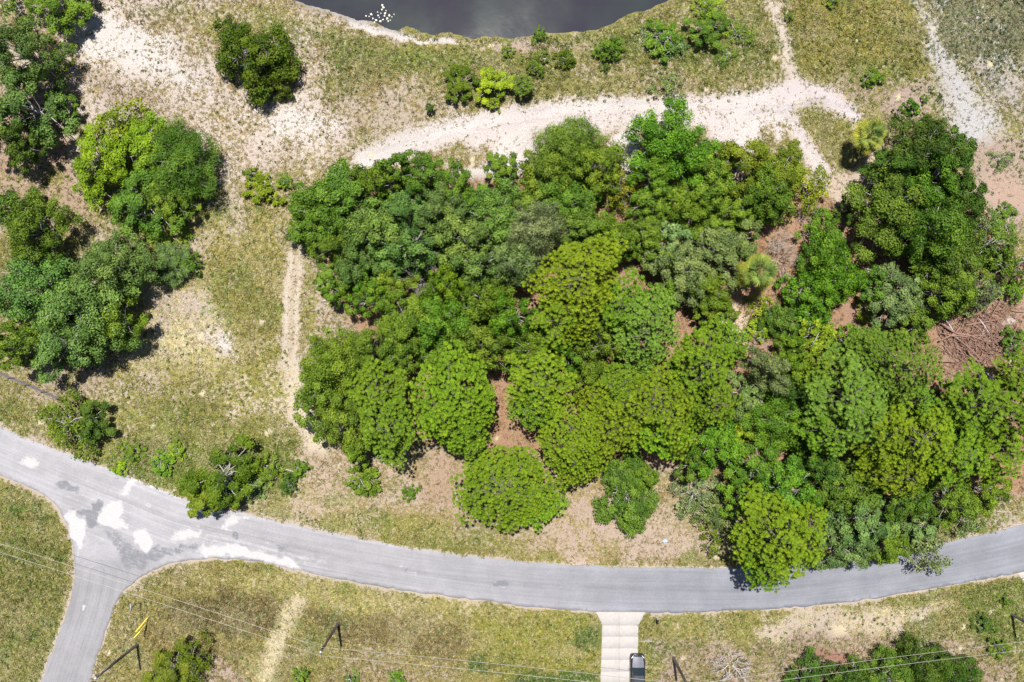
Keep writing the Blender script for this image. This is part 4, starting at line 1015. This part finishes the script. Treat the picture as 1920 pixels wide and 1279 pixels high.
# ------------------------------------------------------------------ logs, brush pile
def log(px0, py0, px1, py1, r, label, group, mat='redwood', h0=0, h1=0, name='fallen_branch', forks=0, cat='branch'):
    a = P(px0, py0, h0); bq = P(px1, py1, h1); q = random.Random(label + str(px0)); za = float(gz(np.array([a[0]]), np.array([a[1]]))[0]); zb = float(gz(np.array([bq[0]]), np.array([bq[1]]))[0])
    A = np.array((a[0], a[1], za + h0 + r * .8)); B = np.array((bq[0], bq[1], zb + h1 + r * .8)); d = B - A; pr = np.array((-d[1], d[0], 0)) * .06; b = MB()
    pts = [A - A, d * .3 + pr * q.uniform(-1, 1), d * .65 + pr * q.uniform(-1, 1), d]; b.tube(pts, [r, r * .85, r * .7, r * .4], 7)
    for k in range(forks):
        s = d * q.uniform(.35, .8); e = s + d * q.uniform(.2, .4) + pr * q.choice((-1, 1)) * q.uniform(3, 6) + np.array((0, 0, q.uniform(0, .4))); b.tube([s, (s + e) / 2 + pr * q.uniform(-.6, .6), e], [r * .5, r * .35, r * .12], 5)
    o = b.build(name, M[mat], None, tuple(A)); return tag(o, label, cat, group)
log(435, 856, 568, 889, .11, 'long pale grey pole lying among weeds beside grass track', 'fallen trunks', 'deadwood', name='fallen_pole', cat='pole')
log(603, 565, 645, 560, .09, 'pale fallen branch on bare soil right of grass track', 'fallen trunks', 'deadwood', forks=1)
log(622, 588, 650, 582, .06, 'thin dark stick below the pale branch right of grass track', 'fallen trunks', 'redwood')
log(700, 515, 765, 508, .12, 'crooked grey fallen limb in dark gap of wood', 'fallen trunks', 'deadwood', 1.6, 2.2, forks=2)
for i, (x0, y0, x1, y1, t) in enumerate(((1622, 503, 1676, 522, 'upper pale grey fallen trunk left of east oaks'), (1622, 508, 1670, 514, 'lower pale grey fallen trunk left of east oaks'), (1660, 485, 1676, 518, 'short steep grey branch across the fallen grey trunks'),
        (1697, 468, 1722, 520, 'long brown fallen trunk at foot of east oaks'), (1630, 470, 1668, 505, 'thin dark branch in shade left of east oaks'), (1680, 480, 1712, 500, 'thin reddish branch beside the long brown fallen trunk'))):
    log(x0, y0, x1, y1, .11 if i in (0, 1, 3) else .06, t, 'fallen trunks by the east oaks', 'deadwood' if i < 3 else 'redwood', forks=2)
q = random.Random(4)
PILE = [(1765, 625, 1835, 655), (1772, 600, 1800, 640), (1778, 590, 1790, 650), (1760, 640, 1830, 618), (1795, 632, 1850, 632), (1800, 640, 1848, 690), (1805, 648, 1840, 700), (1812, 655, 1836, 682), (1770, 612, 1845, 640), (1810, 610, 1868, 600),
        (1835, 598, 1860, 632), (1805, 600, 1842, 583), (1800, 588, 1845, 590), (1845, 585, 1866, 560), (1850, 575, 1885, 545), (1782, 632, 1800, 612), (1768, 618, 1782, 648), (1828, 640, 1848, 622), (1836, 690, 1872, 720), (1850, 700, 1900, 712), (1860, 705, 1880, 728), (1790, 652, 1815, 668), (1758, 605, 1790, 618)]
WORDS = ['long red-brown branch leading from upper left of brush pile', 'upright-looking branch at brush pile upper left', 'second upright branch at brush pile upper left', 'branch crossing low over brush pile left side', 'level branch on brush pile right side', 'thick branch running down to lower right from brush pile',
         'second branch running down below brush pile', 'short dark branch between the two running down', 'long diagonal branch across brush pile middle', 'grey branch stretching right above brush pile', 'dark short trunk right above brush pile', 'pale branch at top of brush pile slanting up', 'level pale branch at top of brush pile',
         'red branch in the orange scrub above brush pile', 'farthest upper right branch beyond brush pile', 'stub in brush pile upper left heap', 'stub on brush pile far left rim', 'stub on brush pile right rim', 'branch entering the dark root hole from left', 'pale branch across the dark root hole', 'short branch in dark root hole bottom', 'stub below brush pile middle', 'stub at brush pile upper left corner']
for (x0, y0, x1, y1), t in zip(PILE, WORDS):
    log(x0, y0, x1, y1, q.uniform(.09, .17), t, 'branches of the brush pile', q.choice(('redwood', 'redwood', 'redwood', 'deadwood')), q.uniform(0, .5), q.uniform(0, .3), forks=q.choice((0, 1, 1)))
def brush(n, seed):
    b = MB(); q = random.Random(seed)
    for k in range(n):
        t = q.random(); cx_, cy_ = ((1800, 625), (1820, 660), (1850, 590), (1870, 640))[q.randrange(4)]
        x, y = P(cx_ + q.gauss(0, 26), cy_ + q.gauss(0, 24)); a = q.gauss(.7 if q.random() < .6 else 2.4, .5); l = q.uniform(.6, 2.8); z = float(gz(np.array([x]), np.array([y]))[0]) + q.uniform(.02, .35)
        d = np.array((math.cos(a) * l / 2, -math.sin(a) * l / 2, q.uniform(-.15, .2))); c = np.array((x, y, z)); r = q.uniform(.018, .06); b.tube([c - d, c + np.array((q.uniform(-.1, .1), q.uniform(-.1, .1), .04)), c + d], [r, r, r * .5], 3, False)
    return b.build('brush_twigs', M['redwood'])
tag(brush(520, 3), 'loose reddish twigs strewn over the brush pile and bare soil', 'twigs', kind='stuff')
# upturned root plate in its hole
X, Y = P(1880, 712); b = MB(); qq = random.Random(9)
for k in range(34):
    a = qq.uniform(0, 6.28); r = qq.uniform(.6, 1.9); b.tube([(0, 0, .1), (math.cos(a) * r * .5, math.sin(a) * r * .5, qq.uniform(.2, .8)), (math.cos(a) * r, math.sin(a) * r, qq.uniform(.05, .9))], [.12, .07, .02], 5, False)
tag(b.build('root_plate', M['pole'], None, (X, Y, float(gz(np.array([X]), np.array([Y]))[0]))), 'dark tangle of roots beside right edge below brush pile', 'roots')

# ------------------------------------------------------------------ utility poles and wires
def pole(px, py, h, label, arm=True, r=.17, ang=0):
    X, Y = P(px, py); z = float(gz(np.array([X]), np.array([Y]))[0]); root = link('utility_pole', None, None, (X, Y, z)); tag(root, label, 'pole', 'utility poles')
    b = MB(); b.tube([(0, 0, -.4), (0, 0, h * .5), (0, 0, h)], [r * 1.1, r, r * .8], 10); b.build('shaft', M['pole'], root)
    b = MB(); b.tube([(0, 0, h - .02), (0, 0, h + .12)], [r * .85, r * .8], 10); b.build('cap', M['pole_cap'], root)
    ca, sa = math.cos(ang), math.sin(ang)
    if arm:
        b = MB(); b.tube([(-ca * .6, -sa * .6, h - .3), (ca * .6, sa * .6, h - .3)], .05, 6); b.build('crossarm', M['pole'], root)
    for k in ((1, -1) if arm else ()):
        b = MB(); b.tube([(ca * .5 * k, sa * .5 * k, h - .27), (ca * .5 * k, sa * .5 * k, h - .1)], [.05, .035], 6); b.build('insulator', M['pole_cap'], root)
    return (X, Y, z)
p0 = pole(-190, 905, 8.4, 'wooden pole beyond left edge carrying the two wires', ang=1.2)
p1 = pole(258, 1208, 9.0, 'tall dark wooden pole with white cap at lower left', arm=False)
p2 = pole(634, 1169, 8.2, 'dark wooden pole right of the straw-coloured track', ang=1.4)
p3 = pole(1262, 1232, 8.2, 'dark wooden pole right of parked car at bottom edge', ang=1.5)
p4 = pole(1897, 1152, 8.2, 'black wooden pole cut by right edge in verge', ang=1.8)
def cable(a, b, sag, r, name, label, cat, group=None):
    a = np.array(a); b = np.array(b); pts = [(a + (b - a) * t - np.array((0, 0, sag * 4 * t * (1 - t)))) - a for t in np.linspace(0, 1, 25)]
    m = MB(); m.tube(pts, r, 5); return tag(m.build(name, M['wire'], None, tuple(a)), label, cat, group)
for k, dz, wd in ((1, -.12, 'upper'), (-1, -.12, 'lower')):
    tops = []
    for (X, Y, z), h, an in ((p0, 8.4, 1.2), (p2, 8.2, 1.4), (p3, 8.2, 1.5), (p4, 8.2, 1.8)): tops.append((X + math.cos(an) * .5 * k, Y + math.sin(an) * .5 * k, z + h + dz))
    for (a, b), s in zip(zip(tops[:-1], tops[1:]), ('from left edge to pole by straw track', 'from straw track pole to pole beside car', 'over bottom right grove to right edge')):
        cable(a, b, .35, .017, 'power_line', f'{wd} thin pale wire running {s}', 'wire', 'overhead wires')
for i, (ax, ay, wd) in enumerate(((277, 1158, 'upper'), (274, 1171, 'lower'))):
    A = np.array((*P(ax, ay), 0.0)); A[2] = float(gz(A[:1], A[1:2])[0]); T = np.array((p1[0], p1[1], p1[2] + 8.6 - i * .9)); root = link('guy_wire', None, None, tuple(A)); tag(root, f'{wd} of two stay wires with bright yellow sleeve by tall pole', 'stay wire', 'stay wires'); d = T - A; u = d / np.linalg.norm(d)
    m = MB(); m.tube([-u * .3, d * .5, d], .012, 5); m.build('cable', M['wire'], root); m = MB(); m.tube([u * .1, u * 2.5], .07, 7); m.build('sleeve', M['yellow'], root)

# ------------------------------------------------------------------ wire fence by the left grove
fa, fb = np.array(P(-60, 670)), np.array(P(118, 748)); FN = link('wire_fence', None, None, (*fa, 0)); tag(FN, 'low grey wire fence with dark posts below the big left grove', 'fence')
fd = fb - fa; L = np.linalg.norm(fd); fu = fd / L
npost = 7
for k in range(npost):
    p = fa + fd * (k / (npost - 1)); z = float(gz(p[:1], p[1:])[0]) ; m = MB(); m.tube([(0, 0, -.2), (0, 0, 1.15)], [.075, .07], 8); m.build('post', M['black'], FN, (p[0] - fa[0], p[1] - fa[1], z))
for hh in np.linspace(.1, 1.05, 8):
    m = MB(); m.tube([(*(fd * t), float(gz((fa + fd * t)[:1], (fa + fd * t)[1:])[0]) + hh) for t in np.linspace(0, 1, 22)], .018, 4); m.build('rail_wire', M['fence'], FN)
m = MB()
for t in np.arange(0, L, .14):
    p = fa + fu * t; z = float(gz(p[:1], p[1:])[0]); m.box(*(lambda a, b: (a - .01, a + .01, b - .01, b + .01))(*(fu * t)), z + .08, z + 1.06)
tag(m.build('mesh_wires', M['fence'], FN), kind='stuff')

# ------------------------------------------------------------------ street sign, mailbox, pipe, litter
X, Y = P(262, 1128); z = float(gz(np.array([X]), np.array([Y]))[0]); sg = link('street_sign', None, None, (X, Y, z)); tag(sg, 'small grey sign on a dark post beside the side road', 'sign')
m = MB(); m.tube([(0, 0, -.2), (0, 0, 2.15)], .035, 8); m.build('post', M['black'], sg); m = MB(); m.box(-.04, .04, -.5, .5, 1.95, 2.2); m.build('plate', M['sign'], sg)
X, Y = P(1230, 1160); z = float(gz(np.array([X]), np.array([Y]))[0]); mbx = link('mailbox', None, None, (X, Y, z)); tag(mbx, 'dark mailbox on a post at road edge right of driveway', 'mailbox')
m = MB(); m.box(-.05, .05, -.05, .05, -.2, 1.0); m.build('post', M['pole'], mbx)
m = MB(); m.loft([[(.1 * math.cos(a), yy, 1.0 + (.12 if math.sin(a) < 0 else .12 + .12 * math.sin(a)) * (math.sin(a) >= 0)) for a in np.linspace(0, math.pi, 9)] for yy in (-.26, .26)]); m.build('box', M['black'], mbx)
X, Y = P(1211, 1202); m = MB(); m.tube([(-1, 0, .06), (0, .02, .07), (.9, -.02, .06)], [.05, .055, .06], 8); m.tube([(.88, -.02, .06), (1.05, -.03, .1)], [.09, .09], 8)
tag(m.build('drain_pipe', M['white'], None, (X, Y, float(gz(np.array([X]), np.array([Y]))[0]))), 'pale pipe lying in grass right of driveway', 'pipe')
X, Y = P(1247, 1014); R = np.random.default_rng(2); n = 7; U, W = np.meshgrid(np.linspace(-.3, .3, n), np.linspace(-.17, .17, n)); Zc = np.abs(R.normal(0, .09, U.shape)) + .04
I2 = np.arange(n * n).reshape(n, n); FQ = np.stack([I2[:-1, :-1].ravel(), I2[:-1, 1:].ravel(), I2[1:, 1:].ravel(), I2[1:, :-1].ravel()], 1)
tag(link('plastic_sheet', make_mesh('plastic_sheet', np.stack([U.ravel(), W.ravel(), Zc.ravel()], 1), FQ, M['litter']), None, (X, Y, float(gz(np.array([X]), np.array([Y]))[0]))), 'crumpled pale blue plastic sheet on verge below roadside wood', 'litter')
# water lilies: white flecks in the pond's left corner
LP = [(690, 26), (697, 30), (703, 33), (709, 28), (714, 13), (717, 9), (712, 20), (719, 25), (724, 30), (706, 18), (716, 32), (728, 24), (733, 27), (700, 37), (694, 22), (722, 15), (726, 35), (711, 35), (737, 22), (684, 25), (720, 20), (730, 33), (707, 24), (715, 5)]
def lily(s, k):
    b = MB(); n = 9; ring = [(math.cos(2 * math.pi * i / n + k) * s * (1 + .25 * math.sin(3 * i + k)), math.sin(2 * math.pi * i / n + k) * s * (.8 + .2 * math.cos(2 * i)), 0) for i in range(n)]
    b.loft([ring, [(x * .8, y * .8, .05) for x, y, _ in ring], [(x * .35, y * .35, .09) for x, y, _ in ring]]); return b.mesh('water_lily', M['lily'])
LM = [lily(.09, 0), lily(.12, 1), lily(.16, 2)]
for i, (a, b) in enumerate(LP):
    o = link('water_lily', LM[i % 3], None, (*P(a, b), -.735)); o.rotation_euler.z = i * 1.3; tag(o, 'small white fleck floating in the left corner of the pond', 'water lily', 'white flecks on the pond')

# ------------------------------------------------------------------ parked car
CX, CY = P(1195.8, 1228, .8); car = link('parked_car', None, None, (CX, CY - 2.42, .05)); tag(car, 'dark grey car parked nose to road on the concrete driveway', 'car')
def ring(y, w0, w1, z0, z1, n=5):
    """closed section: sill, flank, shoulder, across the top"""
    h = [(-w0, z0), (-w0 * 1.02, z0 + (z1 - z0) * .45), (-(w0 * .7 + w1 * .3), z0 + (z1 - z0) * .8), (-w1, z1 - .03), (-w1 * .5, z1 + .015), (0, z1 + .025)]
    return [(x, y, z) for x, z in h] + [(-x, y, z) for x, z in reversed(h[:-1])]
m = MB(); m.loft([ring(2.42, .62, .50, .35, .62), ring(2.36, .80, .66, .26, .74), ring(2.15, .92, .78, .24, .86), ring(1.75, .955, .82, .24, .95), ring(1.0, .96, .84, .24, 1.02), ring(.2, .96, .88, .24, 1.04),
    ring(-1.0, .965, .88, .24, 1.04), ring(-1.9, .95, .86, .24, 1.04), ring(-2.25, .90, .80, .28, 1.0), ring(-2.42, .78, .68, .36, .9)]); m.build('body', M['paint'], car, sm=True)
m = MB()                                              # bonnet panel with two creases
st = [(2.2, .60, .875), (1.7, .70, .965), (1.2, .745, 1.025), (.92, .76, 1.055)]
rows = [[(x * w_, y, z + dz) for x, dz in ((-1, .012), (-.62, .03), (-.5, .055), (0, .05), (.5, .055), (.62, .03), (1, .012))] for y, w_, z in st]; m.loft(rows, False, False); m.build('bonnet', M['bonnet_sheen'], car, sm=True)
A = [(-.76, .92), (.76, .92)]
def quad(name, pts, mat, sm=False): b = MB(); b.add(pts, [(0, 1, 2, 3)]); return b.build(name, M[mat], car)
zr = 1.63
m = MB(); m.loft([[(x * w_, y, z + .05 * (1 - x * x)) for x in (-1, -.6, 0, .6, 1)] for y, w_, z in ((.12, .60, zr - .04), (-.3, .63, zr), (-1.2, .63, zr), (-1.75, .60, zr - .05))], False, False); m.build('roof', M['roof_sheen'], car, sm=True)
m = MB(); m.loft([[(x * w_, y, z + .05 * (1 - x * x)) for x in (-1, -.5, 0, .5, 1)] for y, w_, z in ((.90, .74, 1.06), (.5, .68, 1.34), (.125, .61, zr - .05))], False, False); m.build('windscreen', M['glass'], car, sm=True)
quad('rear_window', [(-.60, -1.76, zr - .05), (.60, -1.76, zr - .05), (.70, -2.2, 1.07), (-.70, -2.2, 1.07)], 'glass')
for s in (-1, 1):
    quad('side_window', [(s * .76, .85, 1.06), (s * .62, .12, zr - .05), (s * .645, -.75, zr - .02), (s * .84, -.75, 1.05)], 'glass'); quad('side_window', [(s * .84, -.78, 1.05), (s * .645, -.78, zr - .02), (s * .615, -1.74, zr - .07), (s * .80, -2.1, 1.05)], 'glass')
    b = MB(); b.tube([(s * .76, .93, 1.06), (s * .62, .12, zr - .03)], .035, 6); b.build('pillar', M['paint'], car)
    b = MB(); b.loft([[(s * (.98 + .14 * t), .62 + .05 * math.cos(a), 1.08 + .07 * math.sin(a)) for a in np.linspace(0, 6.283, 9)[:-1]] for t in (0, .3, 1)]); b.build('wing_mirror', M['black'], car)
    b = MB(); b.loft([[(s * .50, 2.38, .70), (s * .80, 2.20, .74), (s * .86, 2.0, .84), (s * .66, 2.16, .87)], [(s * .50, 2.36, .76), (s * .80, 2.17, .80), (s * .86, 1.98, .90), (s * .66, 2.14, .90)]]); b.build('headlight', M['lamp'], car)
    for yy in (1.5, -1.45):
        b = MB(); n = 20; b.loft([[(s * xx, yy + rr * math.cos(a), .36 + rr * math.sin(a)) for a in np.linspace(0, 6.283, n + 1)[:-1]] for xx, rr in ((.72, .30), (.72, .36), (.95, .36), (.965, .30))]); wh = b.build('wheel', M['tyre'], car)
        b = MB(); b.loft([[(s * xx, yy + rr * math.cos(a), .36 + rr * math.sin(a)) for a in np.linspace(0, 6.283, n + 1)[:-1]] for xx, rr in ((.95, .25), (.975, .22))]); b.build('rim', M['rim'], wh)
m = MB(); m.box(-.45, .45, 2.36, 2.44, .45, .62); m.build('grille', M['black'], car)
